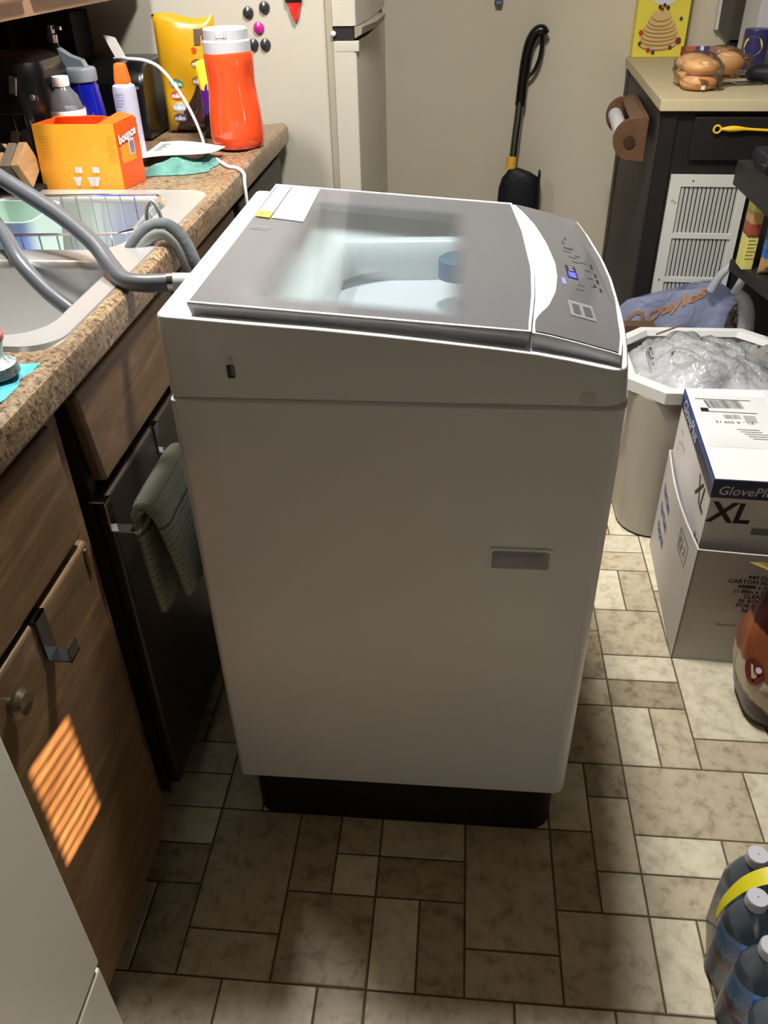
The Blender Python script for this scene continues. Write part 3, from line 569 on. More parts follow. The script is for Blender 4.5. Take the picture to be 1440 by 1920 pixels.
# magnets and clip on the fridge side
def magnet(px, pz, mat, lab):
    t = obj('fridge_magnet', MB().lathe([(.0115, 0), (.0125, .002), (.011, .0055), (.005, .008), (0.001, .0085)], (px, FY0, pz), 24, (0, -1, 0), cap=False), mat); tag(t, lab, 'magnet', 'round magnets on the fridge side')
MG = pm('magnet_black', (44, 46, 48), .25, coat=.6)
magnet(-.828, 1.142, MG, 'round black magnet on the fridge, upper left of the five'); magnet(-.790, 1.1515, MG, 'round black magnet on the fridge, highest of the five')
magnet(-.807, 1.112, pm('magnet_pink', (168, 32, 128), .3, coat=.5), 'round magenta magnet in the middle of the black fridge magnets')
magnet(-.823, 1.079, MG, 'round black magnet on the fridge, lowest, just beside the orange jug'); magnet(-.795, 1.079, MG, 'round black magnet on the fridge, lowest and furthest right')
cp = thing('magnetic_clip', 'red and black magnetic clip on the cream fridge side', 'clip', (-.722, FY0, 1.13))
m = MB(); q = [(-.0165, .030), (.0175, .030), (.010, -.002), (.003, -.012), (-.003, -.010), (-.012, .012)]
m.loft([[(-.722+a, FY0, 1.135+c) for a, c in q], [(-.722+a*.8, FY0-.010, 1.135+c*.9) for a, c in q]]); obj('clip_jaw', m, pm('clip_red', (190, 34, 30), .2, coat=.6), cp)
obj('clip_grip', MB().box((-.741, FY0-.012, 1.160), (-.703, FY0, 1.20), .003), BLACKP, cp)

# ------------------------------------------------------------------ things on the left counter
ZK = .9146
# dryer sheet box
bx = thing('dryer_sheet_box', 'open orange and yellow dryer sheet box on the counter behind the sink', 'box', (-1.013, .5095, ZK)); OY = pm('box_yellow', (250, 168, 44), .3, noise=(4, (250, 176, 52)), coat=.4); OR_ = pm('box_orange', (240, 92, 28), .35, coat=.2)
yb, yt = .481, .481; FLb, FRb = Vector((-1.091, .481, ZK)), Vector((-.9395, .478, ZK)); dz = Vector((-.0, 0, .1085)); dp = Vector((.014, .074, 0))
def panel(name, P, mat, par=bx): 
    nrm = (P[1]-P[0]).cross(P[2]-P[0]).normalized()*.0008; m = MB(); m.loft([[p-nrm for p in P], [p+nrm for p in P]]); return obj(name, m, mat, par)
FLt, FRt = FLb+dz+Vector((.0045, 0, 0)), FRb+dz+Vector((.0005, 0, 0)); BRb, BLb = FRb+dp, FLb+dp; BRt, BLt = FRt+dp, FLt+dp
fp = panel('front_panel', [FLb, FRb, FRt, FLt], OY); panel('side_panel', [FRb, BRb, BRt, FRt], OR_); panel('side_panel', [BLb, FLb, FLt, BLt], OR_); panel('back_panel', [BRb, BLb, BLt, BRt], OR_); panel('bottom_panel', [FLb+Vector((0,0,.001)), FRb+Vector((0,0,.001)), BRb+Vector((0,0,.001)), BLb+Vector((0,0,.001))], OR_)
panel('top_flap', [FRt+Vector((-.028, .001, 0)), FRt+Vector((0, .001, .0)), BRt+Vector((0, -.006, .003)), BRt+Vector((-.03, 0, .007))], OR_)
panel('top_flap', [BLt, BLt+Vector((.09, 0, 0)), BLt+Vector((.08, -.03, .006)), BLt+Vector((.01, -.035, .005))], OR_)
su, sv = (BRb-FRb).normalized(), Vector((0, 0, 1)); sn = su.cross(sv).normalized()
text('lettering', 'bounce', plane_fn(FRb+su*.036+sv*.079+sn*.0022, su*1+sv*.16, sv), PAPER, bx, size=.0205, bold=.0011); 
text('lettering_shade', 'bounce', plane_fn(FRb+su*.0365+sv*.078+sn*.0016, su*1+sv*.16, sv), pm('deep_orange', (150, 40, 24), .5), bx, size=.0205, bold=.0026)
obj('yellow_patch', quad(FRb+su*.008+sv*.042+sn*.0012, su*.048, sv*.030), pm('patch_amber', (246, 150, 40), .4), bx, flat=True)
lab = obj('barcode_label', quad(FRb+su*.036+sv*.052+sn*.0017, su*.019, sv*.026), PAPER, bx, flat=True); obj('barcode', bars(FRb+su*.039+sv*.054+sn*.0022, su*.014, sv*.021, 12, 3), pm('bar_violet', (92, 88, 130), .6), lab, flat=True)
fu = (FRb-FLb).normalized(); fnv = Vector((0, -1, 0))
for (a, c, w, n) in ((.012, .050, .02, 9), (.135, .050, .014, 9)):
    m = MB()
    for i in range(n):
        p = FLb+fu*a+sv*(c+.0048*i)+fnv*.0017; m.raw([p, p+fu*(w*(.7+.3*((i*7) % 5)/4)), p+fu*(w*(.7+.3*((i*7) % 5)/4))+sv*.0011, p+sv*.0011], [(0, 1, 2, 3)])
    obj('fine_print', m, pm('print_gold', (214, 160, 40), .5), bx, flat=True)
m = MB()
for a, c, w, h in ((.066, .029, .014, .010), (.098, .029, .014, .010)): p = FLb+fu*a+sv*c+fnv*.0017; m.raw([p, p+fu*w, p+fu*(w-.001)+sv*h, p+fu*.001+sv*h], [(0, 1, 2, 3)])
for a in (.060, .086, .094): p = FLb+fu*a+sv*.006+fnv*.0017; m.raw([p+fu*.004, p+fu*.010, p+fu*.016+sv*.016, p+sv*.016], [(0, 1, 2, 3)])
obj('printed_icon', m, PAPER, bx, flat=True)
obj('dryer_sheets', MB().box((-1.075, .488, ZK+.006), (-.955, .535, ZK+.075), .006), pm('sheet_white', (225, 205, 196), .9), bx)
# water bottle
def bottle_body(c, prof, n=28): return MB().lathe(prof, c, n, cap=False)
CLEAR = film('clear_pet', (232, 238, 242), .22, .05, (226, 228, 234)); 
wb = thing('water_bottle', 'small clear water bottle with white cap behind the orange box', 'bottle', (-1.071, .600, ZK)); c = (-1.071, .600, ZK)
obj('bottle_body', bottle_body(c, [(0.001, .001), (.030, .001), (.033, .008), (.033, .102), (.031, .116), (.025, .136), (.014, .150), (.0125, .155)]), CLEAR, wb)
obj('water', bottle_body(c, [(0.001, .003), (.0275, .003), (.0295, .009), (.0295, .098), (0.001, .098)]), film('water_clear', (205, 225, 240), .12, .03), wb)
obj('cap', MB().lathe([(.0145, .152), (.015, .155), (.015, .166), (.0138, .168), (0.001, .168)], c, 24, cap=False), PAPER, wb)
lb = obj('label', MB().lathe([(.0336, .056), (.0338, .058), (.0338, .112), (.0336, .114)], c, 32, cap=False), split_mat('bottle_label', [(0, (200, 60, 70)), (.18, (110, 104, 170)), (.45, (96, 190, 232)), (.88, (250, 250, 252))], 'z', noise=.12), wb)
obj('label_mark', MB().grid(lambda u, v: Vector((c[0]+.0342*math.cos(-1.25+.35*u), c[1]+.0342*math.sin(-1.25+.35*u), ZK+.082+.008*v)), 6, 1), INK, lb, flat=True)
# blue sport bottle
sb = thing('sport_bottle', 'tall blue sport bottle with grey flip spout lid', 'bottle', (-1.078, .705, ZK)); c = (-1.078, .705, ZK)
obj('bottle_body', bottle_body(c, [(0.001, .001), (.034, .001), (.0375, .008), (.0375, .07), (.035, .10), (.031, .135), (.0285, .147)]), pm('blue_tritan', (24, 36, 190), .08, trans=.55, coat=.5), sb)
ld = obj('lid', MB().lathe([(.0315, .146), (.0325, .148), (.0325, .165), (.030, .169), (.020, .171), (0.001, .172)], c, 28, cap=False), pm('lid_grey', (120, 127, 134), .4), sb)
q = [(-.024, .168), (.018, .170), (.012, .182), (-.010, .190), (-.030, .203), (-.026, .188)]
obj('spout', MB().loft([[(c[0]+a, c[1]-.010, c[2]+b) for a, b in q], [(c[0]+a, c[1]+.010, c[2]+b) for a, b in q]]), MATS['lid_grey'], ld)
# spray can
sp = thing('spray_can', 'white spray can with orange cap behind the orange box', 'can', (-.993, .70, ZK)); c = (-.993, .70, ZK)
obj('can_body', MB().lathe([(0.001, 0), (.0215, 0), (.0225, .002), (.0225, .130), (.021, .138), (.015, .142), (0.001, .142)], c, 28, cap=False), pm('can_white', (168, 168, 186), .3, coat=.3), sp)
obj('cap', MB().loft([[(c[0]+x, c[1]+y, c[2]+z) for x, y in rrect(-r, -r, r, r, r*.5)] for r, z in ((.0135, .141), (.0135, .150), (.0105, .172), (.009, .176))]), pm('cap_orange', (206, 98, 34), .4), sp)
def wrap(c, r, a0): return lambda u, v: Vector((c[0]+r*math.cos(a0+u/r), c[1]+r*math.sin(a0+u/r), c[2]+v))
W_ = wrap(c, .0229, -1.75); m = MB()
for i in range(13):
    v = .125-.0052*i
    if i in (5, 9): continue
    for k in range(4): m.raw([W_(-.011+.005*k, v), W_(-.011+.005*(k+1)*(1 if (i*3+k) % 5 else .8), v), W_(-.011+.005*(k+1)*(1 if (i*3+k) % 5 else .8), v+.0026), W_(-.011+.005*k, v+.0026)], [(0, 1, 2, 3)])
obj('small_print', m, pm('print_lilac', (156, 156, 186), .5), sp, flat=True); obj('print_block', MB().raw([W_(-.008, .038), W_(0, .038), W_(.009, .038), W_(.009, .047), W_(0, .047), W_(-.008, .047)], [(0, 1, 4, 5), (1, 2, 3, 4)]), pm('navy_ink', (40, 44, 92), .5), sp, flat=True)
# orange jug
jg = thing('orange_jug', 'translucent orange drink jug with silver screw lid at the counter end', 'jug', (-.812, .83, ZK+.0032)); c = (-.812, .83, ZK+.0032); m = MB(); rings = []
for z, r, sx in [(0, .046, 1), (.002, .051, 1), (.012, .0555, 1), (.03, .056, 1), (.07, .0535, 1), (.10, .051, .97), (.125, .050, .95), (.15, .050, .98), (.172, .0498, 1), (.178, .047, 1)]:
    ring = []
    for k in range(36):
        a = 2*math.pi*k/36; dent = .006*math.exp(-((a-5.9)/.35)**2)*math.exp(-((z-.125)/.022)**2) + .003*math.exp(-((a-4.1)/.3)**2)*math.exp(-((z-.11)/.03)**2)
        ring.append((c[0]-.002*(z/.18)+(r-dent)*sx*math.cos(a), c[1]+(r-dent)*math.sin(a), c[2]+z))
    rings.append(ring)
m.loft(rings); obj('jug_body', m, pm('jug_orange', (224, 76, 36), .12, trans=.0, coat=.6), jg)
jl = obj('lid', MB().lathe([(.0475, .176), (.0475, .196), (.044, .199), (.044, .216), (.041, .219), (.034, .219), (.032, .216), (0.001, .216)], (c[0]-.003, c[1], c[2]), 36, cap=False), pm('lid_silver', (196, 196, 202), .35, metal=.25), jg)
for k in range(5): obj('lid_rib', MB().box((c[0]-.010+.004*k, c[1]-.0455, c[2]+.205), (c[0]-.0078+.004*k, c[1]-.0435, c[2]+.216)), PAPER, jl)
# candy bags
def pouch(x0, x1, z0, z1, yc, D, tilt=0., lump=.12, seed=1):
    r = random.Random(seed); ph = [r.uniform(0, 6) for _ in range(6)]
    def f(u, v):
        e = max(0., (1-(2*u-1)**4))*max(0., 1-(2*v-1)**6); e = e**.6
        return D*e*(1-.55*v)*(1+lump*math.sin(5*u+ph[0]+4*v)+lump*math.sin(9*v+ph[1]+3*u)+lump*.6*math.sin(13*u-7*v+ph[2]))
    def pt(u, v, s=-1, off=0.):
        zz = z0+(z1-z0)*v; w = 1-.07*math.sin(v*3.1)-.03*math.sin(v*7+ph[3]); xc = (x0+x1)/2; return Vector((xc+(x1-x0)*(u-.5)*w+tilt*v, yc+s*(f(u, v)+off), zz+.006*math.sin(6*u+ph[4])*v))
    m = MB(); m.grid(lambda u, v: pt(u, v, -1), 22, 30); m.grid(lambda u, v: pt(u, v, 1, 0.0004), 22, 30); bmesh.ops.remove_doubles(m.b, verts=m.b.verts[:], dist=4e-4); return m, pt
def bag_print():
    m, t, out = nt('candy_bag_print'); b = N(t, 'ShaderNodeBsdfPrincipled'); t.links.new(b.outputs[0], out.inputs[0]); b.inputs['Roughness'].default_value = .25; b.inputs['Coat Weight'].default_value = .5
    tc = N(t, 'ShaderNodeTexCoord'); sx = N(t, 'ShaderNodeSeparateXYZ'); t.links.new(tc.outputs['Generated'], sx.inputs[0])
    n = N(t, 'ShaderNodeTexNoise'); n.inputs['Scale'].default_value = 5; t.links.new(tc.outputs['Generated'], n.inputs['Vector'])
    a = N(t, 'ShaderNodeMath', operation='MULTIPLY_ADD'); a.inputs[1].default_value = 1.15; t.links.new(sx.outputs[0], a.inputs[0])
    z2 = N(t, 'ShaderNodeMath', operation='MULTIPLY'); z2.inputs[1].default_value = -1.35; t.links.new(sx.outputs[2], z2.inputs[0]); t.links.new(z2.outputs[0], a.inputs[2])
    s = N(t, 'ShaderNodeMath', operation='MULTIPLY_ADD'); s.inputs[1].default_value = .12; t.links.new(n.outputs[0], s.inputs[0]); t.links.new(a.outputs[0], s.inputs[2])
    t.links.new(ramp(t, s.outputs[0], [(.22, (182, 136, 20)), (.235, (58, 36, 30)), (.5, (44, 26, 26)), (.62, (96, 30, 30)), (.7, (30, 22, 24))]), b.inputs['Base Color']); return m
cb = thing('candy_bag', 'big yellow candy bag standing against the fridge side', 'bag', (-.945, .985, ZK)); m, PT = pouch(-1.020, -.878, ZK, 1.146, 1.0, .034, seed=4); obj('pouch', m, bag_print(), cb)
BR = pm('brown_print', (66, 40, 28), .5)
def oncb(u0, v0, su, sv, off=.0016): return lambda a, b: PT(min(.985, u0+a*su), v0+b*sv, -1, off)
for (u0, v0, mt) in ((.20, .435, (64, 110, 84)), (.19, .335, (160, 70, 40)), (.20, .235, (150, 148, 150)), (.20, .145, (70, 66, 90)), (.62, .63, (110, 70, 44)), (.60, .48, (120, 84, 50))):
    f = oncb(u0+.09, v0+.0, 1, 1, .0012); mm = pm('oval_%d_%d' % (mt[0], mt[1]), mt, .4, coat=.4); P = [f(.115*math.cos(2*math.pi*k/20), .040*math.sin(2*math.pi*k/20)) for k in range(20)]; obj('printed_oval', MB().raw(P, [tuple(range(20))]), mm, cb, flat=True)
    text('lettering', 'm&m', oncb(u0+.09, v0-.020, .085, .055, .0026), PAPER, cb, size=1.0, bold=.02)
text('lettering', 'm', oncb(.86, .80, .62, .30, .0020), BR, cb, size=.75, bold=.05)
f = oncb(.66, .74, 1, 1, .0014); obj('candy_print', MB().raw([f(.045*math.cos(2*math.pi*k/16), .026*math.sin(2*math.pi*k/16)) for k in range(16)], [tuple(range(16))]), pm('candy_red', (190, 54, 28), .3, coat=.5), cb, flat=True)
c2b = thing('snack_bag', 'purple and yellow snack bag squeezed between candy bag and orange jug', 'bag', (-.88, .925, ZK)); m, PT2 = pouch(-.912, -.832, ZK, 1.065, .925, .016, seed=9); obj('pouch', m, split_mat('snack_print', [(0, (24, 20, 26)), (.44, (60, 56, 130)), (.52, (92, 36, 140)), (.78, (232, 214, 60))], 'z', rough=.25, noise=.25, coat=.5), c2b)
# black toaster oven with papers on it, tall black box, oil bottle, coffee maker, knife block
to = thing('toaster_oven', 'black box-shaped toaster oven under the wall cabinet', 'toaster oven', (-1.10, .98, ZK)); m = MB(); prof = [(.895, ZK+.008), (.895, 1.02), (.905, 1.045), (.925, 1.060), (.96, 1.068), (1.06, 1.068), (1.075, 1.058), (1.075, ZK+.008)]
m.loft([[(-1.18, y, z) for y, z in prof], [(-1.035, y, z) for y, z in prof], [(-1.026, y+(.004 if y < .98 else -.004), z-.004) for y, z in prof]]); obj('oven_shell', m, BLACKP, to); obj('oven_window', MB().box((-1.165, .892, .945), (-1.06, .8955, 1.03), .001), pm('dark_glass', (16, 16, 18), .06, coat=.8), to)
obj('badge', MB().box((-1.050, .8925, 1.018), (-1.034, .8955, 1.024)), pm('badge_grey', (150, 150, 156), .3, metal=.7), to)
for x in (-1.17, -1.04): obj('foot', MB().cyl((x, .91, ZK), (x, .91, ZK+.009), .008), BLACKM, to)
tag(obj('notepad', MB().obox((-1.097, .965, 1.090), (.024, .002, -.006), (.024, -.012, -.044), (-.001, -.003, .0005)), pm('pad_paper', (216, 208, 206), .8)), 'small white notepad tilted on top of the black toaster oven', 'paper')
tx = thing('tall_black_canister', 'tall flat black appliance against the wall under the wall cabinet', 'appliance', (-1.25, 1.05, ZK)); obj('shell', MB().box((-1.31, .985, ZK), (-1.193, 1.085, 1.156), .003), BLACKM, tx)
ob = thing('oil_bottle', 'slim dark bottle with chrome pump top beside the black appliance', 'bottle', (-1.215, .94, ZK)); c = (-1.218, .93, ZK)
obj('glass', MB().lathe([(0.001, 0), (.024, 0), (.025, .004), (.025, .13), (.016, .17), (.011, .19)], c, 24, cap=False), pm('dark_green_glass', (22, 28, 24), .06, coat=.7), ob); obj('pump', MB().lathe([(.011, .19), (.012, .205), (.008, .208), (.008, .222), (0.001, .223)], c, 16, cap=False).cyl((c[0], c[1], c[2]+.218), (c[0]+.026, c[1]-.008, c[2]+.217), .0035), CHROME, ob)
cm = thing('coffee_maker', 'glossy black round-topped coffee maker on the counter', 'coffee maker', (-1.165, .62, ZK)); m = MB(); P = lambda s, z, oy=0: [(-1.162+x*s, .63+y*s+oy, z) for x, y in rrect(-.075, -.085, .075, .085, .045, 6)]
m.loft([P(1, ZK), P(1, ZK+.006), P(1.0, 1.04), P(.98, 1.085), P(.88, 1.108), P(.66, 1.118), P(.3, 1.121)]); obj('housing', m, BLACKP, cm); obj('brew_window', MB().box((-1.20, .541, .94), (-1.125, .546, 1.03), .002), pm('dark_glass', (16, 16, 18), .06), cm)
obj('lever', MB().obox((-1.135, .548, 1.075), (.014, 0, -.004), (0, .012, 0), (.008, 0, .030), .002), CHROME, cm); obj('button', MB().lathe([(.006, 0), (.005, .004), (0.001, .005)], (-1.105, .545, 1.055), 14, (0, -1, .2), cap=False), CHROME, cm)
kb = thing('knife_block', 'slanted wooden knife block with black-handled knives at the left edge', 'knife block', (-1.155, .44, ZK)); KW = wood('block_wood', (168, 128, 88), (204, 166, 122))
for i in range(5): obj('block_board', MB().obox((-1.185+.021*i, .47-.004*i, .954+.002*i), (.016, 0, 0), (0, .05, .028), (0, -.034, .046), .002), KW if i % 2 == 0 else pm('board_grey', (120, 106, 92), .6), kb)
obj('block_foot', MB().box((-1.20, .44, ZK), (-1.085, .52, ZK+.010), .002), BLACKM, kb)
for i in range(3):
    p = Vector((-1.19+.026*i, .462, .978)); q = p+Vector((-.020, -.035, .062)); kn = thing('knife', 'black-handled kitchen knife in the wooden block, %s from the left' % ('first', 'second', 'third')[i], 'knife', p, 0, 'knives in the block')
    obj('handle', MB().tube([p, p+(q-p)*.3, p+(q-p)*.7, q], lambda t: .0085-.001*math.sin(t*3), 10), BLACKP, kn); obj('bolster', MB().cyl(p-(q-p)*.14, p+(q-p)*.02, .0072), STEEL, kn)
# paper, teal towel, white cable
def sheet(u, v): x = -.985+.155*u+.010*v; y = .655+.150*v*(1-.25*u)-.02*u; return Vector((x, y, ZK+.012+.012*u*u*(1-v)+.010*(v-.4)**2+.004*math.sin(u*4)+.006*u))
pp = thing('instruction_sheet', 'white curled paper lying over the teal towel on the counter', 'paper', (-.91, .76, ZK)); m = MB(); m.grid(sheet, 14, 12); m.grid(lambda u, v: sheet(u, v)+Vector((0, 0, -.0006)), 14, 12); obj('page', m, PAPER, pp); m = MB()
for i in range(9):
    v = .45+.05*i; m.raw([sheet(.10, v)+Vector((0, 0, .0008)), sheet(.19+.03*((i*5) % 3), v)+Vector((0, 0, .0008)), sheet(.19+.03*((i*5) % 3), v+.02)+Vector((0, 0, .0008)), sheet(.10, v+.02)+Vector((0, 0, .0008))], [(0, 1, 2, 3)])
obj('printed_text', m, GREYINK, pp, flat=True)
tt = thing('teal_towel', 'crumpled teal towel under the white paper on the counter', 'towel', (-.90, .63, ZK)); rr = random.Random(3)
def tf(u, v):
    x = -.945+.125*u; y = .560+.11*v+.05*u; e = min(1, 6*u, 6*v, 6*(1-u), 6*(1-v)); return Vector((x+.004*math.sin(9*v+3*u), y+.006*math.sin(7*u), ZK+.0008+max(0, e)*(.012+.005*math.sin(11*u+5*v)+.004*math.sin(17*v-6*u))))
m = MB(); m.grid(tf, 24, 20); m.grid(lambda u, v: Vector((tf(u, v).x, tf(u, v).y, ZK+.0006)), 24, 20); obj('cloth', m, pm('teal_cloth', (92, 138, 128), .95, noise=(70, (72, 116, 108)), bump=(200, .6)), tt)
CW = pm('cable_white', (232, 230, 232), .4)
tag(obj('power_cord', MB().tube(catmull([(-1.09, .93, 1.073), (-1.05, .90, 1.076), (-1.0, .875, 1.074), (-.965, .862, 1.058), (-.93, .855, 1.012), (-.905, .85, .96), (-.893, .842, .925), (-.88, .80, .918), (-.85, .73, .9185), (-.825, .695, .9185), (-.79, .64, .9185), (-.765, .615, .9205), (-.751, .605, .912), (-.7505, .60, .89), (-.747, .59, .82), (-.744, .58, .70), (-.744, .58, .40)], 7), .0033, 10), CW), 'white power cord arching over the toaster oven and down the counter front', 'cord')

# ------------------------------------------------------------------ back wall
sh = thing('long_handled_scoop', 'black scoop with steel pole, yellow collar and loop grip against the beige wall', 'scoop', (-.14, 2.2, 0)); 
def L3(a, b, t): return Vector(a).lerp(Vector(b), t)
bt, tp = Vector((-.162, 2.205, .56)), Vector((-.142, 2.255, .78))
obj('pole', MB().cyl((-.162, 2.205, .54), (-.1415, 2.252, .80), .0145), pm('pole_steel', (150, 150, 152), .25, metal=1), sh)
obj('collar', MB().lathe([(.0205, 0), (.019, .006), (.0185, .04), (.0165, .046)], (-.165, 2.20, .558), 20, (.08, .18, 1)), pm('collar_yellow', (226, 176, 50), .4), sh)
m = MB(); m.tube(catmull([(-.1425, 2.250, .765), (-.138, 2.258, .84), (-.132, 2.262, .91), (-.122, 2.262, .962), (-.104, 2.260, .992), (-.084, 2.258, .998), (-.074, 2.258, .985)], 6), lambda t: .0185-.0015*t, 14); obj('grip', m, BLACKP, sh)
m = MB(); m.tube(catmull([(-.082, 2.258, .996), (-.080, 2.258, .96), (-.084, 2.258, .92), (-.096, 2.258, .885), (-.112, 2.258, .862), (-.128, 2.257, .852)], 6), lambda t: .0085-.003*t, 10); obj('grip_strap', m, BLACKP, sh)
m = MB(); rings = []
for z, x0_, x1_, dpt in ((0.002, -.222, -.020, .018), (.30, -.214, -.040, .030), (.42, -.208, -.050, .034), (.50, -.204, -.054, .032), (.535, -.194, -.060, .028), (.553, -.178, -.090, .022), (.566, -.172, -.130, .018)):
    xc, hw = (x0_+x1_)/2, (x1_-x0_)/2; rings.append([(xc+hw*math.copysign(abs(math.cos(a))**.8, math.cos(a)), 2.19+dpt*math.sin(a), z) for a in [2*math.pi*k/20 for k in range(20)]])
m.loft(rings); obj('scoop_back', m, pm('scoop_black', (20, 23, 30), .5, bump=(90, .5)), sh)
m = MB(); m.loft([[(-.060+.012*s, 2.160, z), (-.052+.012*s, 2.158, z), (-.050+.012*s, 2.215, z), (-.058+.012*s, 2.216, z)] for z, s in ((.004, .9), (.3, .5), (.535, -.4), (.556, -.3))]); obj('scoop_rim', m, MATS['scoop_black'], sh)
tag(obj('wall_hook', MB().box((-.250, 2.288, 1.072), (-.220, 2.30, 1.13), .004).box((-.247, 2.27, 1.070), (-.223, 2.29, 1.082), .004), pm('hook_blue_grey', (96, 94, 128), .4)), 'small blue grey plastic hook high on the beige wall', 'hook')
# dark cabinet on the right, slightly turned
A2 = -.0447; cs, sn_ = math.cos(A2), math.sin(A2)
dc = thing('dark_cabinet', 'almost black kitchen cabinet with cream countertop against the back wall', 'cabinet', (.169, 1.39, 0), A2, local=True); DK = pm('cabinet_black', (25, 22, 22), .5, noise=(8, (30, 27, 26), (1, 6, 1)))
DL = .872
obj('carcass', MB().box((.012, .022, .06), (1.05, DL-.02, .885)), DK, dc); obj('toe_kick', MB().box((.05, .07, 0), (1.05, DL-.05, .06)), BLACKM, dc)
obj('side_panel', MB().box((.004, .03, .08), (.012, .07, .88), .001).box((.004, DL-.10, .08), (.012, DL-.03, .88), .001).box((.008, .07, .08), (.012, DL-.1, .88)), pm('side_dark', (50, 46, 44), .55), dc)
obj('drawer', MB().box((.095, .008, .765), (.62, .022, .872), .004), DK, dc); obj('front_rail', MB().box((.012, .016, .08), (.052, .022, .885), .001), DK, dc)
obj('cream_top', MB().box((0, 0, .886), (1.08, DL, .914), .003), pm('laminate_cream', (203, 189, 152), .5, noise=(12, (198, 184, 148))), dc)
# vent grille on its front
vt = thing('vent_grille', 'white metal return air grille on the dark cabinet front', 'vent', (.169+.15*cs, 1.39+.15*sn_+.015, .3), A2, local=True); VW = pm('vent_white', (206, 207, 199), .4)
vx0, vx1, vz0, vz1 = -.090, .096, .0, .428
def vb(x0, x1, z0, z1, y=.0): return MB().box((x0, -.010, z0), (x1, .004, z1), .001)
ys = [(.272, .398), (.146, .258), (.02, .132)]
m = MB(); m.box((vx0, -.008, 0), (-.060, .003, vz1)).box((.098, -.008, 0), (.116, .003, vz1))
zz = [0, ys[2][0], ys[2][1], ys[1][0], ys[1][1], ys[0][0], ys[0][1], vz1]
for a, b in ((zz[0], zz[1]), (zz[2], zz[3]), (zz[4], zz[5]), (zz[6], zz[7])): m.box((-.060, -.008, a), (.098, .003, b))
obj('grille_frame', m, VW, vt); obj('grille_back', MB().box((-.06, .001, .02), (.098, .0025, .398)), BLACKM, vt)
base_ = None
for a, b in ys:
    for k in range(14):
        x = -.056+.0113*k; o = obj('slat', MB().obox((x+.003, -.003, (a+b)/2), (.0082, .0030, 0), (-.0005, .0014, 0), (0, 0, b-a)), VW, vt, flat=True)
for x, z in ((-.03, .413), (.09, .413), (-.075, .138)): obj('screw', MB().lathe([(.0025, 0), (.002, .0012), (0.001, .0014)], (x, -.008, z), 10, (0, -1, 0), cap=False), BLACKM, vt)
for x, z in ((-.076, .36), (-.068, .355)): obj('paint_spot', MB().lathe([(.004, 0), (0.001, .0004)], (x, -.008, z), 12, (0, -1, 0), cap=False), pm('spot_tan', (170, 156, 120), .6), vt)
# wooden paper holder on its side
ph = thing('paper_towel_holder', 'wooden wall-mounted paper towel holder on the side of the dark cabinet', 'paper holder', (.172, 1.75, .76), A2); HWD = wood('holder_wood', (84, 58, 38), (118, 84, 58), (4, 4, 9))
def arm(y, xs):
    P = [(xs, y, .862)]
    for k in range(15):
        a = math.radians(100+160*k/14); P.append((xs-.040+.047*math.cos(a), y, .806+.052*math.sin(a)))
    return P+[(xs, y, .750)]
for yy, nm in ((1.450, 'n'), (1.885, 'f')):
    xs = .169+(yy-1.39)*.0447-.001; dz_ = -.012 if nm == 'f' else 0; P = [(x, y, z+dz_) for x, y, z in arm(yy, xs)]; a_ = obj('end_plate', MB().prism(P, (0, .016, 0)), HWD, ph)
    if nm == 'n': obj('end_boss', MB().lathe([(.016, 0), (.015, .005), (.008, .006), (0.001, .0065)], (.127, yy, .800), 20, (0, -1, 0), cap=False), wood('boss_wood', (46, 30, 22), (66, 44, 32)), a_)
obj('back_board', MB().loft([[(.169+(y-1.39)*.0447-.011, y, z0), (.169+(y-1.39)*.0447-.001, y, z0), (.169+(y-1.39)*.0447-.001, y, z1), (.169+(y-1.39)*.0447-.011, y, z1)] for y, z0, z1 in ((1.466, .785, .862), (1.885, .773, .85))]), HWD, ph)
obj('top_board', MB().loft([[(.128+(y-1.46)*.0447, y, .846+d), (.128+(y-1.46)*.0447, y, .854+d), (.170+(y-1.46)*.0447, y, .863+d), (.170+(y-1.46)*.0447, y, .855+d)] for y, d in ((1.466, 0), (1.885, -.012))]), HWD, ph)
obj('cardboard_roll', MB().cyl((.1125, 1.466, .806), (.131, 1.885, .794), .0215, n=28), PAPER, ph)
# yellow handle across the drawer
yh = thing('yellow_utensil', 'yellow plastic utensil handle with ring end on the black drawer front', 'utensil', (.36, 1.365, .84))
m = MB(); m.tube(catmull([(.332, 1.382, .8445), (.35, 1.381, .845), (.38, 1.379, .8455), (.41, 1.378, .844), (.46, 1.376, .842), (.55, 1.372, .842)], 8), lambda t: .0035+.0040*math.exp(-((t-.28)/.16)**2), 12); obj('handle', m, pm('yellow_plastic', (236, 190, 40), .35), yh)
m = MB(); m.tube([(.3225+.009*math.cos(a), 1.383, .8440+.009*math.sin(a)) for a in [2*math.pi*k/20 for k in range(21)]], .0026, 8); obj('ring', m, MATS['yellow_plastic'], yh)
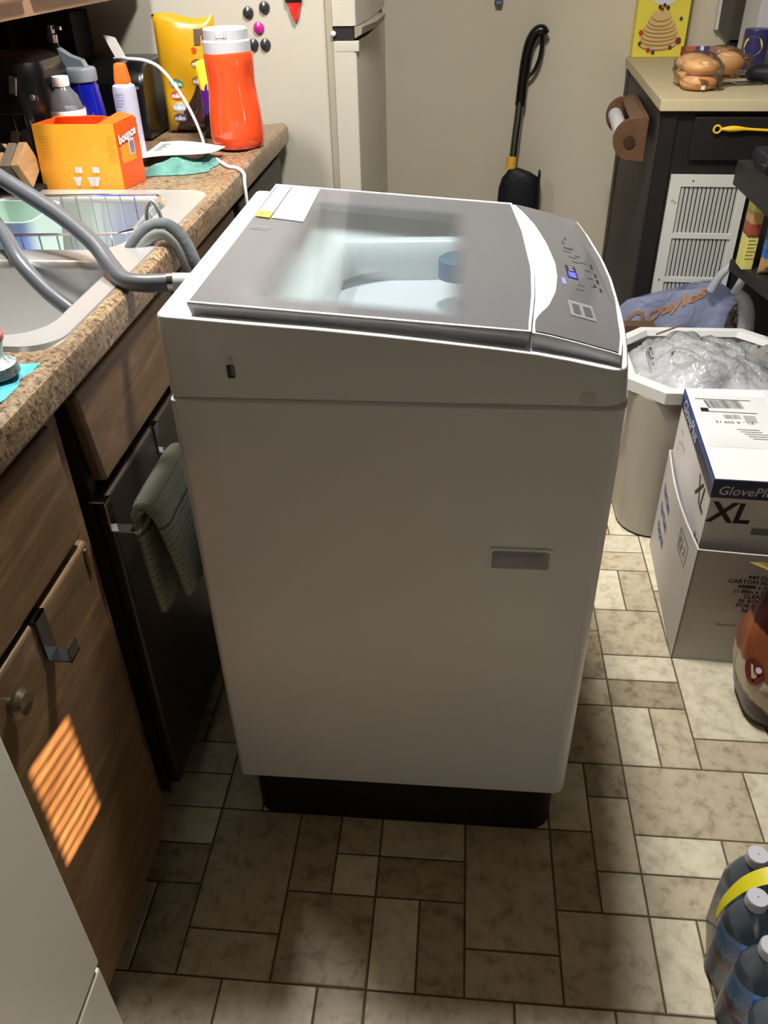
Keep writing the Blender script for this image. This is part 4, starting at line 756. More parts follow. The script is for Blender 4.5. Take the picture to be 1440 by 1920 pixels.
# on the cream counter
pb = thing('pancake_mix_box', 'yellow carton with a pancake stack picture at the wall on the cream counter', 'box', (.30, 2.2, .9145))
PBX0, PBX1, PBY = .222, .392, 2.235; obj('carton', MB().box((PBX0, PBY, .9145), (PBX1, PBY+.05, 1.16), .002), pm('carton_yellow', (236, 220, 84), .45, noise=(3, (230, 216, 74))), pb)
def pbf(u, v): return Vector((PBX0+(PBX1-PBX0)*u, PBY-.0009, .9145+.2455*v))
def disc(name, u, v, ru, rv, mat, dy, n=20, a0=0, a1=2*math.pi): P = [pbf(u+ru*math.cos(a0+(a1-a0)*k/n), v+rv*math.sin(a0+(a1-a0)*k/n))+Vector((0, dy, 0)) for k in range(n)]; return obj(name, MB().raw(P, [tuple(range(n))]), mat, pb, flat=True)
disc('title_field', .5, 1.0, .42, .385, pm('pale_lilac', (222, 224, 236), .5), -.0001, 28)
for i, (u, v, ru, rv) in enumerate([(.47, .17, .37, .085), (.48, .22, .36, .08), (.47, .265, .345, .075), (.50, .31, .33, .075), (.47, .355, .31, .07), (.48, .40, .28, .07), (.46, .45, .23, .08), (.47, .50, .19, .07)]):
    disc('printed_pancake', u, v-.012, ru, rv, pm('pancake_edge', (164, 124, 70), .6), -.0003-.0004*i); disc('printed_pancake', u, v, ru*.98, rv*.9, pm('pancake_tan', (214, 184, 122), .6), -.0005-.0004*i)
for i, (u, v, r_, col) in enumerate([(.42, .60, .035, (96, 34, 44)), (.50, .62, .03, (60, 40, 70)), (.57, .59, .035, (80, 40, 56)), (.47, .57, .03, (150, 40, 50)), (.85, .46, .03, (70, 60, 80)), (.12, .30, .045, (190, 70, 50)), (.86, .20, .055, (130, 40, 60)), (.30, .09, .04, (180, 50, 60)), (.40, .06, .035, (66, 62, 90)), (.72, .12, .035, (80, 66, 90)), (.12, .17, .03, (50, 44, 50))]): disc('printed_berry', u, v, r_, r_*.75, pm('berry_%d' % i, col, .5), -.0042, 12)
for i, s_ in enumerate(('buttermilk', 'pancake mix')): text('lettering', s_, plane_fn(pbf(.5, .765-.0*i+(.0 if i == 0 else -.045))+Vector((0, -.0008, 0)), (1, 0, 0), (0, 0, 1)), GREYINK, pb, size=.0105)
# bread bags
BN = pm('bun_crust', (226, 180, 122), .5, noise=(14, (208, 150, 92))); BF = film('bread_film', (250, 246, 240), .06, .22, (236, 226, 210), 1.16)
def bun(par, c, r, sc=(1, 1, .62)): obj('bun', MB().sphere(c, r, 20, 12, sc), BN, par)
b1 = thing('hamburger_bun_bag', 'clear bag of hamburger buns lying nearest on the cream counter', 'bread bag', (.31, 1.6, .9145))
for z in (.929, .966): 
    for y in (1.545, 1.635): bun(b1, (.292, y, z+.004), .049, (1.0, .95, .46))
def blob(c, s, seed, amp=.06):
    r = random.Random(seed); ph = [r.uniform(0, 6) for _ in range(4)]; m = MB(); m.sphere((0, 0, 0), 1, 26, 18)
    for v in m.b.verts:
        k = 1+amp*math.sin(6*v.co.x+ph[0]+4*v.co.z)+amp*math.sin(9*v.co.y+ph[1])+amp*.8*math.sin(13*v.co.z+ph[2]+5*v.co.x); e = [math.copysign(abs(a)**.8, a) for a in v.co]; v.co = Vector((c[0]+s[0]*e[0]*k, c[1]+s[1]*e[1]*k, max(.9148, c[2]+s[2]*e[2]*k)))
    return m
obj('clear_film', blob((.298, 1.59, .953), (.060, .105, .046), 2), BF, b1); lbx = obj('printed_label', MB().grid(lambda u, v: Vector((.262+.10*u, 1.682+.002*math.sin(u*8), .978+.026*v)), 10, 2), split_mat('bun_label', [(0, (120, 70, 50)), (.16, (176, 84, 56)), (.42, (70, 62, 120)), (.55, (222, 218, 226)), (.64, (70, 58, 112)), (.8, (150, 112, 96))], 'x', noise=.05), b1)
obj('price_tag', MB().box((.288, 1.4868, .922), (.298, 1.4880, .932)), PAPER, b1)
b2 = thing('bread_roll_bag', 'clear bag of rolls further right on the cream counter', 'bread bag', (.41, 1.78, .9145))
bun(b2, (.425, 1.80, .95), .05, (1, 1, .7)); bun(b2, (.375, 1.78, .935), .036, (1.3, 1, .6)); obj('clear_film', blob((.405, 1.78, .947), (.082, .07, .044), 5, .09), BF, b2)
m = MB(); m.grid(lambda u, v: Vector((.345+.14*u, 1.585+.05*v+.02*u, .9152+.010*abs(math.sin(6*u+3*v))*(1-v*.3))), 18, 8); obj('bag_tail', m, film('tail_film', (200, 200, 205), .25, .1, (150, 152, 158)), b2)
cn = thing('drink_mix_can', 'dark blue can with yellow picture on the cream counter', 'can', (.535, 1.93, .9145)); c = (.535, 1.93, .9145); obj('can_body', MB().lathe([(0.001, 0), (.038, 0), (.038, .105), (.036, .108), (0.001, .108)], c, 32, cap=False), pm('can_navy', (54, 52, 104), .35), cn)
W2 = wrap(c, .0384, -1.95); obj('yellow_print', MB().raw([W2(.030*math.cos(2*math.pi*k/20)-.004, .065+.026*math.sin(2*math.pi*k/20)) for k in range(20)], [tuple(range(20))]), pm('lemon_print', (226, 222, 70), .5), cn, flat=True); W3 = wrap(c, .0385, -1.95); obj('white_band', MB().grid(lambda u, v: W3(-.03+.03*u, .022+.012*v), 6, 1), PAPER, cn, flat=True)
ff = thing('white_carton', 'tall white panelled carton at the right end of the cream counter', 'carton', (.66, 2.05, .9145)); obj('carton_body', MB().box((.556, 2.03, .9145), (.80, 2.20, 1.45), .003), pm('carton_white', (206, 204, 208), .5), ff)
for x in (.62, .68): obj('carton_groove', MB().box((x, 2.0285, .9145), (x+.0012, 2.0305, 1.45)), pm('groove_grey', (176, 174, 180), .6), ff)
bf = thing('dark_picture_frame', 'dark smoked panel with pale edge leaning at the back wall', 'panel', (.5, 2.27, .96)); q = [(.500, .992), (.540, .955), (.60, .945), (.60, 1.5), (.49, 1.5)]
obj('smoked_panel', MB().prism([(x, 2.262, z) for x, z in q], (0, .03, 0)), pm('smoke_glass', (86, 82, 74), .12, noise=(6, (66, 64, 56)), coat=.5), bf); obj('pale_edge', MB().prism([(x, 2.264, z) for x, z in [(.492, .990), (.500, .990), (.490, 1.5), (.482, 1.5)]], (0, .03, 0)), PAPER, bf)
obj('panel_foot', MB().box((.545, 2.262, .9145), (.60, 2.292, .96)), BLACKM, bf)
pn = thing('pan_handle', 'black handled pan lying at the right edge of the cream counter', 'pan', (.50, 1.60, .9145)); obj('handle', MB().tube(catmull([(.455, 1.665, .935), (.475, 1.645, .940), (.52, 1.61, .942), (.60, 1.55, .942), (.68, 1.50, .942)], 6), lambda t: .015+.010*min(1, t*5), 16), pm('pan_black', (24, 25, 30), .4), pn)
obj('bracket', MB().box((.434, 1.662, .925), (.462, 1.676, .932), .002), BLACKM, pn); obj('pan_body', MB().lathe([(0.001, 0), (.085, 0), (.10, .045), (.098, .045), (.083, .003)], (.76, 1.47, .9148), 28, cap=False), MATS['pan_black'], pn)

# ------------------------------------------------------------------ rack at the right edge with groceries
rk = thing('black_rack', 'black shelf rack at the right picture edge', 'rack', (.55, 1.0, 0)); RB = pm('rack_black', (38, 37, 38), .5)
m = MB(); q = [(.348, 1.24), (.352, .80), (.85, .80), (.85, 1.24)]; m.loft([[(x, y, .742) for x, y in q], [(x, y, .800) for x, y in q]]); obj('upper_shelf', m, RB, rk)
m = MB(); q = [(.362, 1.17), (.410, .90), (.85, .90), (.85, 1.17)]; m.loft([[(x, y, .545) for x, y in q], [(x, y, .573) for x, y in q]]); obj('lower_shelf', m, RB, rk)
for x, y in ((.83, .92), (.83, 1.15), (.52, 1.15), (.52, .92)): obj('leg', MB().box((x-.010, y-.010, 0), (x+.010, y+.010, .745)), RB, rk)
pt = thing('clear_tray', 'clear plastic food tray on top of the black rack', 'tray', (.36, 1.12, .80)); m = MB(); S = lambda k, z: [(x, y, z) for x, y in rrect(.362+k, 1.06+k, .47-k, 1.20-k, .014)]; m.loft([S(.010, .8005), S(0, .822), S(.004, .840), S(.006, .840), S(.006, .822), S(.014, .803)], cap0=True, cap1=True); obj('tray_shell', m, film('tray_clear', (210, 210, 216), .32, .08, (120, 120, 128)), pt)
sn2 = thing('brown_pouch', 'brown paper pouch at the right edge on the black rack', 'pouch', (.42, .98, .80)); m, PT3 = pouch(.385, .47, .8005, .87, .985, .02, seed=12); obj('pouch_body', m, pm('kraft_brown', (140, 100, 76), .6), sn2)
yb_ = thing('yellow_mix_packet', 'yellow food packet standing on the lower shelf of the black rack', 'packet', (.385, 1.12, .573)); m = MB(); m.box((.366, 1.085, .5735), (.392, 1.14, .735), .002); obj('packet', m, split_mat('yellow_packet', [(0, (206, 196, 96)), (.05, (212, 204, 112)), (.52, (96, 60, 40)), (.56, (150, 70, 44)), (.72, (176, 140, 84)), (.9, (196, 196, 104))], 'z', noise=.06), yb_)
m = MB()
for i in range(6): m.raw([(.368, 1.0846, .60+.009*i), (.3895-.004*(i % 2), 1.0846, .60+.009*i), (.3895-.004*(i % 2), 1.0846, .602+.009*i), (.368, 1.0846, .602+.009*i)], [(0, 1, 2, 3)])
obj('printed_lines', m, pm('olive_ink', (110, 104, 50), .6), yb_, flat=True)
bn = thing('peanut_bag', 'blue snack bag with a peanut picture on the lower shelf of the black rack', 'bag', (.43, 1.06, .573)); m, PT4 = pouch(.396, .476, .5735, .735, 1.06, .020, seed=15); obj('pouch', m, split_mat('peanut_print', [(0, (170, 130, 84)), (.30, (58, 104, 172)), (.42, (90, 140, 204)), (.55, (52, 96, 168)), (.68, (170, 132, 84)), (.88, (96, 140, 196))], 'z', rough=.3, noise=.10, coat=.4), bn)
obj('white_strip', MB().grid(lambda u, v: PT4(.12+.8*u, .47+.06*v, -1, .001), 8, 1), pm('strip_grey', (196, 204, 220), .4), bn, flat=True)
for i in range(5): obj('peanut_print', MB().sphere(PT4(.2+.14*i, .15+.07*((i*2) % 3), -1, .0), .009, 10, 8, (1, .3, .8)), pm('peanut', (180, 132, 80), .6), bn)

# ------------------------------------------------------------------ trash bin, cardboard, shopping bag
tc_ = thing('trash_bin', 'white plastic wastebasket full of clear plastic wrap', 'wastebasket', (.27, .9, 0)); TW = pm('bin_shaded_white', (160, 153, 141), .35); TWR = pm('bin_lit_white', (228, 228, 226), .35)  # one white plastic: body coloured as in shade, rim as lit
def octo(x0, y0, x1, y1, c_, z, zf=None): return [Vector((x, y, z)) for x, y in ((x0+c_, y0), (x1-c_, y0), (x1, y0+c_), (x1, y1-c_), (x1-c_, y1), (x0+c_, y1), (x0, y1-c_), (x0, y0+c_))]
def rr8(x0, y0, x1, y1, r_, z): return [Vector((x, y, z)) for x, y in rrect(x0, y0, x1, y1, r_, 6)]
m = MB(); m.loft([rr8(.102, .722, .44, 1.05, .085, 0), rr8(.098, .716, .444, 1.055, .085, .006), rr8(.086, .722, .458, 1.062, .07, .385), rr8(.092, .728, .452, 1.056, .068, .385), rr8(.108, .73, .434, 1.042, .08, .01)], cap1=True); obj('bin_body', m, TW, tc_)
obj('base_line', MB().loft([rr8(.0985, .7165, .4435, 1.0545, .085, .0), rr8(.0975, .7155, .4445, 1.0555, .085, .004)]), BLACKM, tc_)
m = MB(); m.loft([octo(.076, .724, .468, 1.072, .07, .382), octo(.070, .712, .474, 1.080, .072, .386), octo(.066, .708, .478, 1.084, .074, .416), octo(.069, .711, .475, 1.081, .074, .4205), octo(.086, .730, .458, 1.064, .07, .4195), octo(.090, .734, .454, 1.060, .07, .405)], cap0=False, cap1=False); obj('rim', m, TWR, tc_)
PW = film('crumpled_plastic', (248, 249, 250), .38, .12, (246, 247, 248), 1.4, 34)
wr = thing('plastic_wrap', 'crumpled clear plastic packaging heaped in the wastebasket', 'packaging', (.26, .9, .3)); rr = random.Random(11); ph = [rr.uniform(0, 6.3) for _ in range(10)]
def heap(u, v, k=0):
    a_, b_ = 2*u-1, 2*v-1; f_ = min(1., 1.5/max(.001, abs(a_)+abs(b_))); x, y = .272+.176*a_*f_, .897+.157*b_*f_; e = min(1., 5*u, 5*v, 5*(1-u), 5*(1-v)); h = .392+.040*e*math.exp(-((u-.42)**2)/.10)*(1.1-v*.4)+e*.012*(abs(math.sin(11*u+5*v+ph[k]))+abs(math.sin(9*v-7*u+ph[k+1]))+.7*abs(math.sin(23*u+17*v+ph[k+2])))-.02*k*.3
    return Vector((x+.006*math.sin(20*v+ph[k]), y+.006*math.sin(17*u+ph[k+1]), h))
for k in range(2):
    m = MB(); m.grid(lambda u, v: heap(u, v, k), 40, 34); obj('film_sheet', m, PW, wr, ang=12)
m = MB(); m.grid(lambda u, v: heap(u, v, 2)+Vector((0, 0, -.016)), 24, 20); obj('brightening_sheet', m, pm('brightening_white', (236, 238, 240), .5), wr)  # white sheet added under the film to brighten the heap
for i in range(6):
    cxx, cyy = .155+.045*i+rr.uniform(-.01, .01), .82+.07*rr.random(); m = MB(); a_, b_ = rr.uniform(0, 3), rr.uniform(0, 3)
    m.grid(lambda u, v: Vector((cxx+.035*math.cos(3.6*u+a_)*(.5+.5*v), cyy+.03*math.sin(3.6*u+a_)*(.5+.5*v), .408+.045*v+.008*math.sin(9*u+b_))), 12, 5); obj('crumple', m, PW, wr, ang=12)
obj('grey_scrap', MB().grid(lambda u, v: Vector((.375+.05*u, .845+.03*v, .448+.016*math.sin(3*u)+.004*v)), 6, 3), pm('scrap_grey', (128, 124, 118), .6), wr, ang=12)
tag(obj('twist_stick', MB().obox((.190, .968, .462), (.070, .036, .012), (-.002, .004, 0), (0, 0, .0025)), pm('stick_brown', (112, 96, 82), .5)), 'thin brown stick lying on the clear plastic in the wastebasket', 'stick')
tag(obj('cardboard_box', MB().box((-.02, 1.105, 0), (.193, 1.165, .405), .002).box((-.02, 1.103, .36), (.1935, 1.106, .414), .001), pm('cardboard', (96, 74, 54), .8, noise=(6, (84, 64, 46)))), 'dark brown cardboard box standing behind the wastebasket', 'box')
sg = thing('shopping_bag', 'pale blue plastic shopping bag with orange lettering behind the wastebasket', 'bag', (.30, 1.26, 0)); ph2 = [rr.uniform(0, 6.3) for _ in range(8)]
LOB = film('bag_blue', (206, 214, 236), .84, .25, (186, 196, 226), 1.45, 16); LOW = film('bag_white', (240, 242, 246), .8, .25, (226, 230, 236))
def btop(u): return interp([(0, .408), (.06, .428), (.5, .463), (.72, .478), (.80, .475), (1, .43)], u)
def bagf(u, v, s=-1, off=0.):
    x = .118+.33*u; z = .004+(btop(u)-.004)*v; d = .050*(1-(2*u-1)**6)*(1-.75*v**2.2); w = .006*math.sin(9*u+6*v+ph2[0])+.004*math.sin(17*u-11*v+ph2[1])+.005*math.sin(5*v+4*u+ph2[2]); return Vector((x, 1.262+s*(d+off+w*min(1, 8*u, 8*(1-u))), z))
m = MB(); m.grid(lambda u, v: bagf(u, v, -1), 34, 26); obj('front_film', m, LOB, sg, ang=25); m = MB(); m.grid(lambda u, v: bagf(u, v, 1), 20, 16); obj('back_film', m, LOB, sg, ang=25)
m = MB(); m.tube(catmull([(.345, 1.225, .468), (.362, 1.22, .515), (.390, 1.217, .546), (.412, 1.215, .552), (.424, 1.215, .530), (.418, 1.215, .50), (.408, 1.216, .465)], 6), lambda t: .013-.004*math.sin(t*3.1), 10); obj('handle', m, LOW, sg)
m = MB(); m.tube(catmull([(.41, 1.21, .465), (.432, 1.205, .45), (.445, 1.20, .42), (.452, 1.198, .37), (.455, 1.20, .31), (.452, 1.2, .2)], 6), lambda t: .016+.012*t, 10); obj('bag_gusset', m, LOW, sg)
OB = pm('bag_orange', (196, 134, 84), .5); BRN = pm('bag_brown', (150, 108, 74), .5)
def bt_(u0, v0, su, sv): return lambda a, b: bagf(u0+a*su+b*.0, v0+b*sv+a*.012*0, -1, .003)
text('lettering', 'Dayles', lambda a, b: bagf(.22+a*.165, .82+a*.052+b*.095, -1, .0035), OB, sg, size=1.0, bold=.02, align='LEFT')
text('lettering', 'Q', lambda a, b: bagf(.05+a*.155, .80+a*.03+b*.115, -1, .0035), BRN, sg, size=1.25, bold=.03, align='LEFT')
obj('swoosh', MB().grid(lambda u, v: bagf(.15+.07*u, .79+.05*u*u+.01*v*(1-u), -1, .0035), 8, 1), BRN, sg, flat=True)

# ------------------------------------------------------------------ cartons on the right
AC = -.058
ca = thing('shipping_carton', 'open white shipping carton standing on the floor tiles', 'carton', (.144, .29, 0), AC, local=True); CWM = pm('carton_white_print', (196, 192, 190), .6, noise=(4, (188, 184, 181)))
CW_, CD, CH = .36, .400, .292
def wallp(name, a, b, h0, h1, lean=(0, 0)):
    a, b = Vector((a[0], a[1], 0)), Vector((b[0], b[1], 0)); m = MB(); d = (b-a).normalized(); nrm = Vector((-d.y, d.x, 0))*.004; ln = Vector((lean[0], lean[1], 0)); Z = Vector((0, 0, 1)); rings = []
    for k in range(9):
        f = k/8; p = a.lerp(b, f); h = h0+(h1-h0)*f-.004*math.sin(f*math.pi); rings.append([p, p+nrm, p+nrm+Z*h+ln*math.sin(f*math.pi), p+Z*h+ln*math.sin(f*math.pi)])
    return obj(name, m.loft(rings), CWM, ca)
wallp('front_wall', (0, 0), (CW_, 0), CH, CH); wallp('side_wall', (0, CD), (0, .0), CH-.012, CH, (-.010, 0)); wallp('side_wall', (CW_, 0), (CW_, CD), CH, CH); wallp('back_wall', (CW_, CD), (0, CD), CH, CH-.012)
obj('carton_floor', MB().box((.002, .002, .0005), (CW_-.002, CD-.002, .004)), CWM, ca)
for i, s_ in enumerate(('440 DA', 'CARTON SEALING', '48MM x 50M', '(1.88in x 55yd)', 'CLEAR', '36 ROLLS', 'POR BOX', '36/CS')): text('lettering', s_, plane_fn((.128, -.0006, .230-.0123*i), (1, 0, 0), (0, 0, 1)), INK, ca, size=.0135, bold=.0003)
text('lettering', 'Shipping No. 120', plane_fn((.10, -.0006, .103), (1, .0, 0), (0, 0, 1)), INK, ca, size=.0085)
SBL = pm('print_blue', (72, 92, 146), .6)
sw = lambda y, z: Vector((-.0100*math.sin(math.pi*max(0, min(1, 1-y/CD)))*(z/CH)-.0009, y, z))
for i, (y, z) in enumerate(((.30, .215), (.30, .165), (.30, .115))):
    text('lettering', ('tartan', 'tartan', 'tapes')[i], (lambda a, b, y=y, z=z: sw(y-a, z-.02+b)), SBL, ca, size=.045, bold=.0006)
def ring_mb(c, r0, r1, n=20):
    o = Vector(c); m = MB(); A_ = [o+Vector((0, r0*math.cos(2*math.pi*k/n), r0*math.sin(2*math.pi*k/n))) for k in range(n)]; B2 = [o+Vector((0, r1*math.cos(2*math.pi*k/n), r1*math.sin(2*math.pi*k/n))) for k in range(n)]; return m.loft([A_, B2], False, False)
fx = -.0040
m = MB(); y0, y1, z0, z1 = .052, .122, .205, .258
for a, b, c_, d_ in ((y0, y1, z0, z0+.002), (y0, y1, z1-.002, z1), (y0, y0+.002, z0, z1), (y1-.002, y1, z0, z1)): m.raw([sw(a, c_), sw(b, c_), sw(b, d_), sw(a, d_)], [(0, 1, 2, 3)])
obj('print_frame', m, INK, ca, flat=True); obj('print_ring', ring_mb(sw(.102, .232)-Vector((.0006, 0, 0)), .008, .014), GREYINK, ca, flat=True); text('lettering', '2', (lambda a, b: sw(.072-a, .220+b)-Vector((.0003, 0, 0))), INK, ca, size=.030)
gl = thing('glove_case', 'white glove carton with navy lid band sitting in the shipping carton', 'carton', (.1465, .312, .0), AC, local=True); GW = pm('glove_white', (218, 214, 212), .55); NV = pm('navy_band', (22, 32, 72), .4); GWD, GD = .33, .372
gb = obj('case_body', MB().box((.006, .004, .006), (GWD, GD, .400), .001), GW, gl); ga = obj('lid_band', MB().box((.0035, .0, .400), (GWD+.003, GD+.004, .4405), .0015), NV, gl)
obj('lid_top', MB().box((.0055, .002, .4400), (GWD+.001, GD+.002, .4418)), pm('lid_white', (240, 237, 236), .5), gl)
obj('edge_strip', MB().box((.0031, .0, .4275), (.0038, GD, .440)), pm('edge_blue', (44, 78, 150), .4), gl)
GP = pm('print_silver', (196, 202, 212), .5)
text('lettering', 'GlovePlus', plane_fn((.014, -.0008, .409), (1, 0, 0), (0, 0, 1)), GP, gl, size=.0270, align='LEFT', shear=.2, bold=.0003)
text('lettering', 'GlovePlus', plane_fn((.0026, .345, .409), (0, -1, 0), (0, 0, 1)), GP, gl, size=.040, align='LEFT', shear=.2, bold=.0004); text('lettering', 'nitrile exam', plane_fn((.0026, .13, .411), (0, -1, 0), (0, 0, 1)), GREYINK, gl, size=.020, align='LEFT')
text('lettering', 'XL', plane_fn((.047, .0034, .344), (1, 0, 0), (0, 0, 1)), INK, gl, size=.064, shear=.12, bold=.0016); text('lettering', 'XL', plane_fn((.0054, .074, .338), (0, -1, 0), (0, 0, 1)), INK, gl, size=.070, shear=.12, bold=.0010)
obj('grey_block', quad((.095, .0034, .318), (.07, 0, 0), (0, 0, .016)), GREYINK, gl, flat=True); obj('navy_corner', MB().raw([(.0055, .01, .24), (.0055, .05, .24), (.0055, .05, .288), (.0055, .01, .262)], [(0, 1, 2, 3)]), NV, gl, flat=True); obj('seal_print', ring_mb((.0054, .020, .276), .005, .011), GREYINK, gl, flat=True)
m = MB()
for y, z, w in ((.33, .36, .03), (.31, .34, .05), (.33, .33, .02), (.335, .31, .014)): m.raw([(.0054, y, z), (.0054, y-w, z), (.0054, y-w, z+.004), (.0054, y, z+.004)], [(0, 1, 2, 3)])
obj('side_print', m, pm('faint_print', (168, 164, 162), .6), gl, flat=True)
zt = .4422; slab = obj('shipping_label', quad((.012, .12, zt), (.155, 0, 0), (0, .225, 0)), PAPER, gl, flat=True)
def tl(nm, x, y, w, h, mat): return obj(nm, quad((x-.012, y-.012, zt+.0005), (w, 0, 0), (0, h, 0)), mat, slab, flat=True)
obj('barcode', bars((.040, .283, zt+.0005), (.075, .004, 0), (-.006, .036, 0), 30, 2), INK, slab, flat=True); tl('rule', .030, .335, .115, .0025, INK); tl('rule', .042, .278, .105, .0025, INK); tl('black_square', .034, .278, .016, .017, INK)
obj('barcode', bars((.066, .238, zt+.0005), (.034, .002, 0), (-.002, .018, 0), 14, 5), GREYINK, slab, flat=True); tl('print_block', .116, .238, .024, .03, pm('faint_print', (168, 164, 162), .6))
text('lettering', 'Z1 - A 009 15', plane_fn((.082, .228, zt+.0005), (-1, 0, 0), (0, -1, 0)), INK, slab, size=.0135)
for i in range(5): tl('print_line', .092+.006*i, .205-.009*i, .045-.003*(i % 2), .003, GREYINK)
obj('tape', quad((.1685, .0, zt+.0002), (.045, 0, 0), (0, GD, 0)), pm('tape_pink', (230, 222, 222), .35), gl, flat=True)
# snack bag on floor
sf = thing('pet_treat_bag', 'brown and cream foil snack bag with torn yellow top on the floor', 'bag', (.33, .17, 0)); phs = [rr.uniform(0, 6.3) for _ in range(6)]
def sbf(u, v, s=-1, off=0.):
    # u runs half round the pouch (left side over the front to the right side), v up; s=1 is the back half
    hw = interp([(0, .066), (.05, .076), (.35, .084), (.7, .072), (1, .050)], v); hd = interp([(0, .066), (.05, .078), (.35, .070), (.7, .040), (1, .003)], v)
    a = math.pi*(1+u) if s < 0 else math.pi*(1-u); ca, sa = math.cos(a), math.sin(a); e = .62
    k = 1+off/.08+.025*math.sin(9*u+7*v+phs[0])*min(1, 6*v)+.02*math.sin(15*u-11*v+phs[1])*min(1, 6*v)
    xc = .330-.030*v-.012*math.sin(3*v); return Vector((xc+hw*k*math.copysign(abs(ca)**e, ca), .172+.012*v+hd*k*math.copysign(abs(sa)**e, sa), .001+.285*v))
def treat():
    m, t, out = nt('treat_print'); b = N(t, 'ShaderNodeBsdfPrincipled'); t.links.new(b.outputs[0], out.inputs[0]); b.inputs['Roughness'].default_value = .4; b.inputs['Coat Weight'].default_value = .15
    tc = N(t, 'ShaderNodeTexCoord'); sx = N(t, 'ShaderNodeSeparateXYZ'); t.links.new(tc.outputs['Generated'], sx.inputs[0]); n = N(t, 'ShaderNodeTexNoise'); n.inputs['Scale'].default_value = 4; t.links.new(tc.outputs['Generated'], n.inputs['Vector'])
    a = N(t, 'ShaderNodeMath', operation='MULTIPLY_ADD'); a.inputs[1].default_value = .5; t.links.new(sx.outputs[0], a.inputs[0]); t.links.new(sx.outputs[2], a.inputs[2]); s = N(t, 'ShaderNodeMath', operation='MULTIPLY_ADD'); s.inputs[1].default_value = .12; t.links.new(n.outputs[0], s.inputs[0]); t.links.new(a.outputs[0], s.inputs[2])
    r = ramp(t, s.outputs[0], [(.0, (44, 26, 20)), (.36, (60, 36, 28)), (.38, (206, 190, 168)), (.56, (206, 190, 168)), (.58, (140, 76, 44)), (.86, (148, 82, 48)), (.88, (60, 24, 26)), (1, (66, 28, 30))]); t.links.new(r, b.inputs['Base Color']); return m
m = MB(); m.grid(lambda u, v: sbf(u, v, -1), 20, 26); m.grid(lambda u, v: sbf(u, v, 1, .0004), 20, 26); bmesh.ops.remove_doubles(m.b, verts=m.b.verts[:], dist=4e-4); obj('pouch', m, treat(), sf)
m = MB(); m.grid(lambda u, v: Vector((.200+.13*u+.030*v, .182+.012*math.sin(3*u), .350-.02*u+(-.090-.02*u)*v*(.15+.85*u))), 10, 8); m.grid(lambda u, v: Vector((.200+.13*u+.030*v, .1826+.012*math.sin(3*u), .350-.02*u+(-.090-.02*u)*v*(.15+.85*u))), 10, 8); obj('torn_top', m, pm('foil_yellow', (206, 180, 96), .4), sf)
obj('round_seal', MB().raw([sbf(.27+.11*math.cos(2*math.pi*k/20), .47+.09*math.sin(2*math.pi*k/20), -1, .003) for k in range(20)], [tuple(range(20))]), pm('seal_maroon', (110, 44, 38), .4), sf, flat=True)
obj('seal_stripe', MB().grid(lambda u, v: sbf(.24+.03*u+.03*v, .52-.09*v, -1, .0045), 2, 3), pm('strip_cream', (206, 186, 170), .5), sf, flat=True); obj('seal_paw', MB().raw([sbf(.33+.03*math.cos(2*math.pi*k/12), .495+.022*math.sin(2*math.pi*k/12), -1, .0045) for k in range(12)], [tuple(range(12))]), PAPER, sf, flat=True)
m = MB()
for i in range(5): m.grid(lambda u, v: sbf(.34+.10*u+.02*i, .35-.013*i+.006*v, -1, .003), 3, 1)
obj('small_print', m, pm('olive_print', (140, 128, 104), .6), sf, flat=True)
# bottled water pack
WBL = film('pack_pet', (230, 236, 242), .45, .10, (176, 190, 206), 1.18); CAPM = pm('cap_lilac', (206, 206, 216), .35, coat=.3); LBM = split_mat('pack_label', [(0, (214, 86, 80)), (.20, (50, 50, 62)), (.42, (100, 172, 250)), (.95, (160, 206, 250))], 'z', rough=.35, noise=.22, coat=.2)
rows = [('rearmost', .118, -.302), ('second from the back', .1, -.3672), ('third from the back', .1, -.4332), ('frontmost', .1, -.4992)]
def wbt(c, lab):
    t = thing('pack_water_bottle', lab, 'bottle', c, 0, 'bottles in the water pack'); Z = c
    obj('bottle_body', MB().lathe([(0.001, .001), (.027, .001), (.0315, .008), (.0315, .035), (.0295, .045), (.0315, .055), (.0315, .125), (.030, .140), (.022, .165), (.0135, .182), (.0125, .186)], Z, 24, cap=False), WBL, t)
    obj('cap', MB().lathe([(.0148, .184), (.0152, .187), (.0152, .198), (.0138, .2005), (0.001, .2005)], Z, 24, cap=False), CAPM, t)
    lb = obj('label', MB().lathe([(.0320, .050), (.0321, .130)], Z, 28, cap=False), LBM, t)
    return t, lb
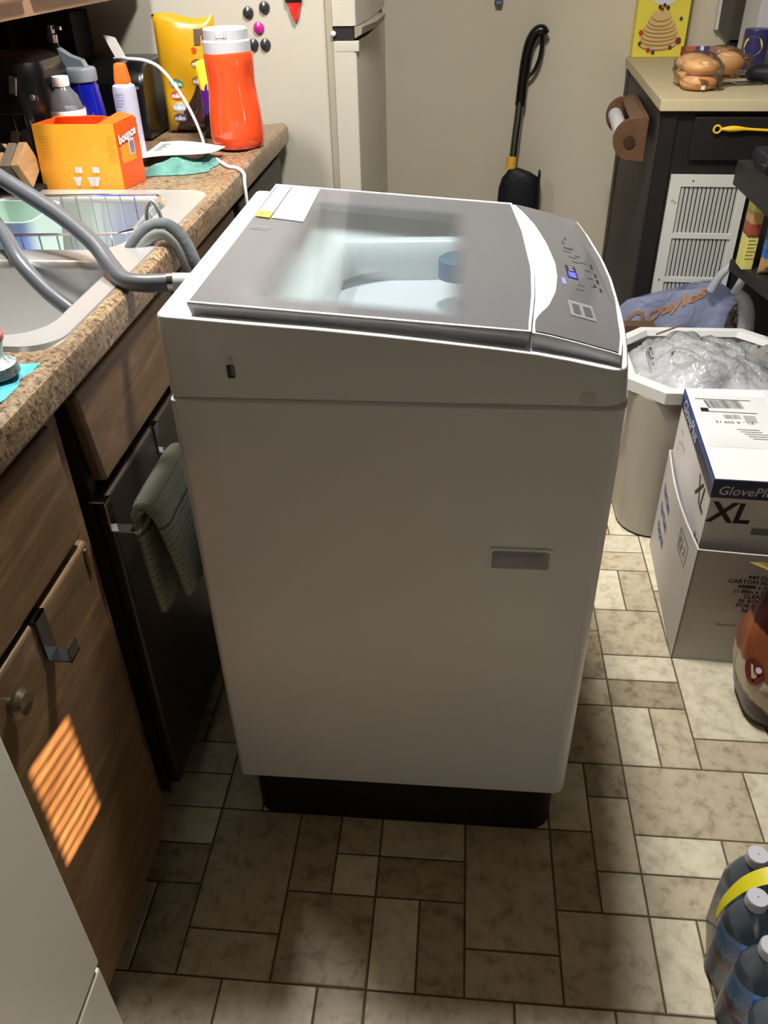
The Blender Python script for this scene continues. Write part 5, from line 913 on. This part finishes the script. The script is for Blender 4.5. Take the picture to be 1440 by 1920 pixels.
for i, (nm, x, y) in enumerate(rows):
    for k in range(2):
        t, lb = wbt((x+.0655*k if i else x+.0655*k, y, .001), 'clear blue-labelled water bottle in the pack, %s %s' % (nm, 'in the left row' if k == 0 else 'in the right row'))
        if k == 0 and i in (1, 2, 3): text('lettering', 'OZARKA', lambda a, b, x=x, y=y: Vector((x+.0327*math.cos(3.55+b*1.0), y+.0327*math.sin(3.55+b*1.0), .062+a*.028)) if False else Vector((x+.0328*math.cos(3.35+a*.62), y+.0328*math.sin(3.35+a*.62), .085+b*.020)), PAPER, lb, size=.9, align='LEFT', bold=.01)
wp = thing('pack_wrap', 'clear shrink film around the water bottle pack with yellow carry strap', 'wrap', (.14, -.40, 0)); ol = []
cen = [(x, y) for _, x, y in rows]
for x, y in ((.118+.0655, -.302), (.118, -.302)): 
    for k in range(6): a = math.radians(20+70*k/5) if x > .15 else math.radians(90+70*k/5); ol.append((x+.0335*math.cos(a), y+.0335*math.sin(a)))
for i in (1, 2, 3):
    x, y = cen[i]
    for k in range(7): a = math.radians(140+80*k/6); ol.append((x+.0335*math.cos(a), y+.0335*math.sin(a)))
for x, y in ((.1, -.4992), (.1655, -.4992)):
    for k in range(4): a = math.radians((225 if x < .15 else 270)+60*k/3); ol.append((x+.0335*math.cos(a), y+.0335*math.sin(a)))
for i in (3, 2, 1): x, y = cen[i]; ol += [(x+.0655+.0335*math.cos(math.radians(a)), y+.0335*math.sin(math.radians(a))) for a in (-40, 0, 40)]
cx_, cy_ = .14, -.40; S = lambda k, z: [(cx_+(x-cx_)*k, cy_+(y-cy_)*k, z) for x, y in ol]
m = MB(); m.loft([S(.97, .001), S(1.0, .006), S(1.01, .06), S(1.0, .13), S(.93, .150)], False, False); obj('shrink_film', m, film('shrink_film', (240, 243, 248), .14, .15, (178, 188, 204), 1.15), wp)
m = MB(); P = catmull([(.064, -.352, .120), (.072, -.345, .150), (.095, -.338, .185), (.13, -.334, .204), (.17, -.333, .206), (.22, -.335, .19)], 6); rings = []
for i, p in enumerate(P): hw = .003+.010*math.sin(min(1, i/22)*1.6); rings.append([p+Vector((0, -hw, 0)), p+Vector((0, hw, 0)), p+Vector((0, hw, .0012)), p+Vector((0, -hw, .0012))])
m.loft(rings); obj('carry_strap', m, pm('strap_yellow', (222, 212, 40), .35), wp)
# window-side bits on the floor
for i, (x, y) in enumerate(((.075, -.01), (.117, .45), (.12, .36))): pass
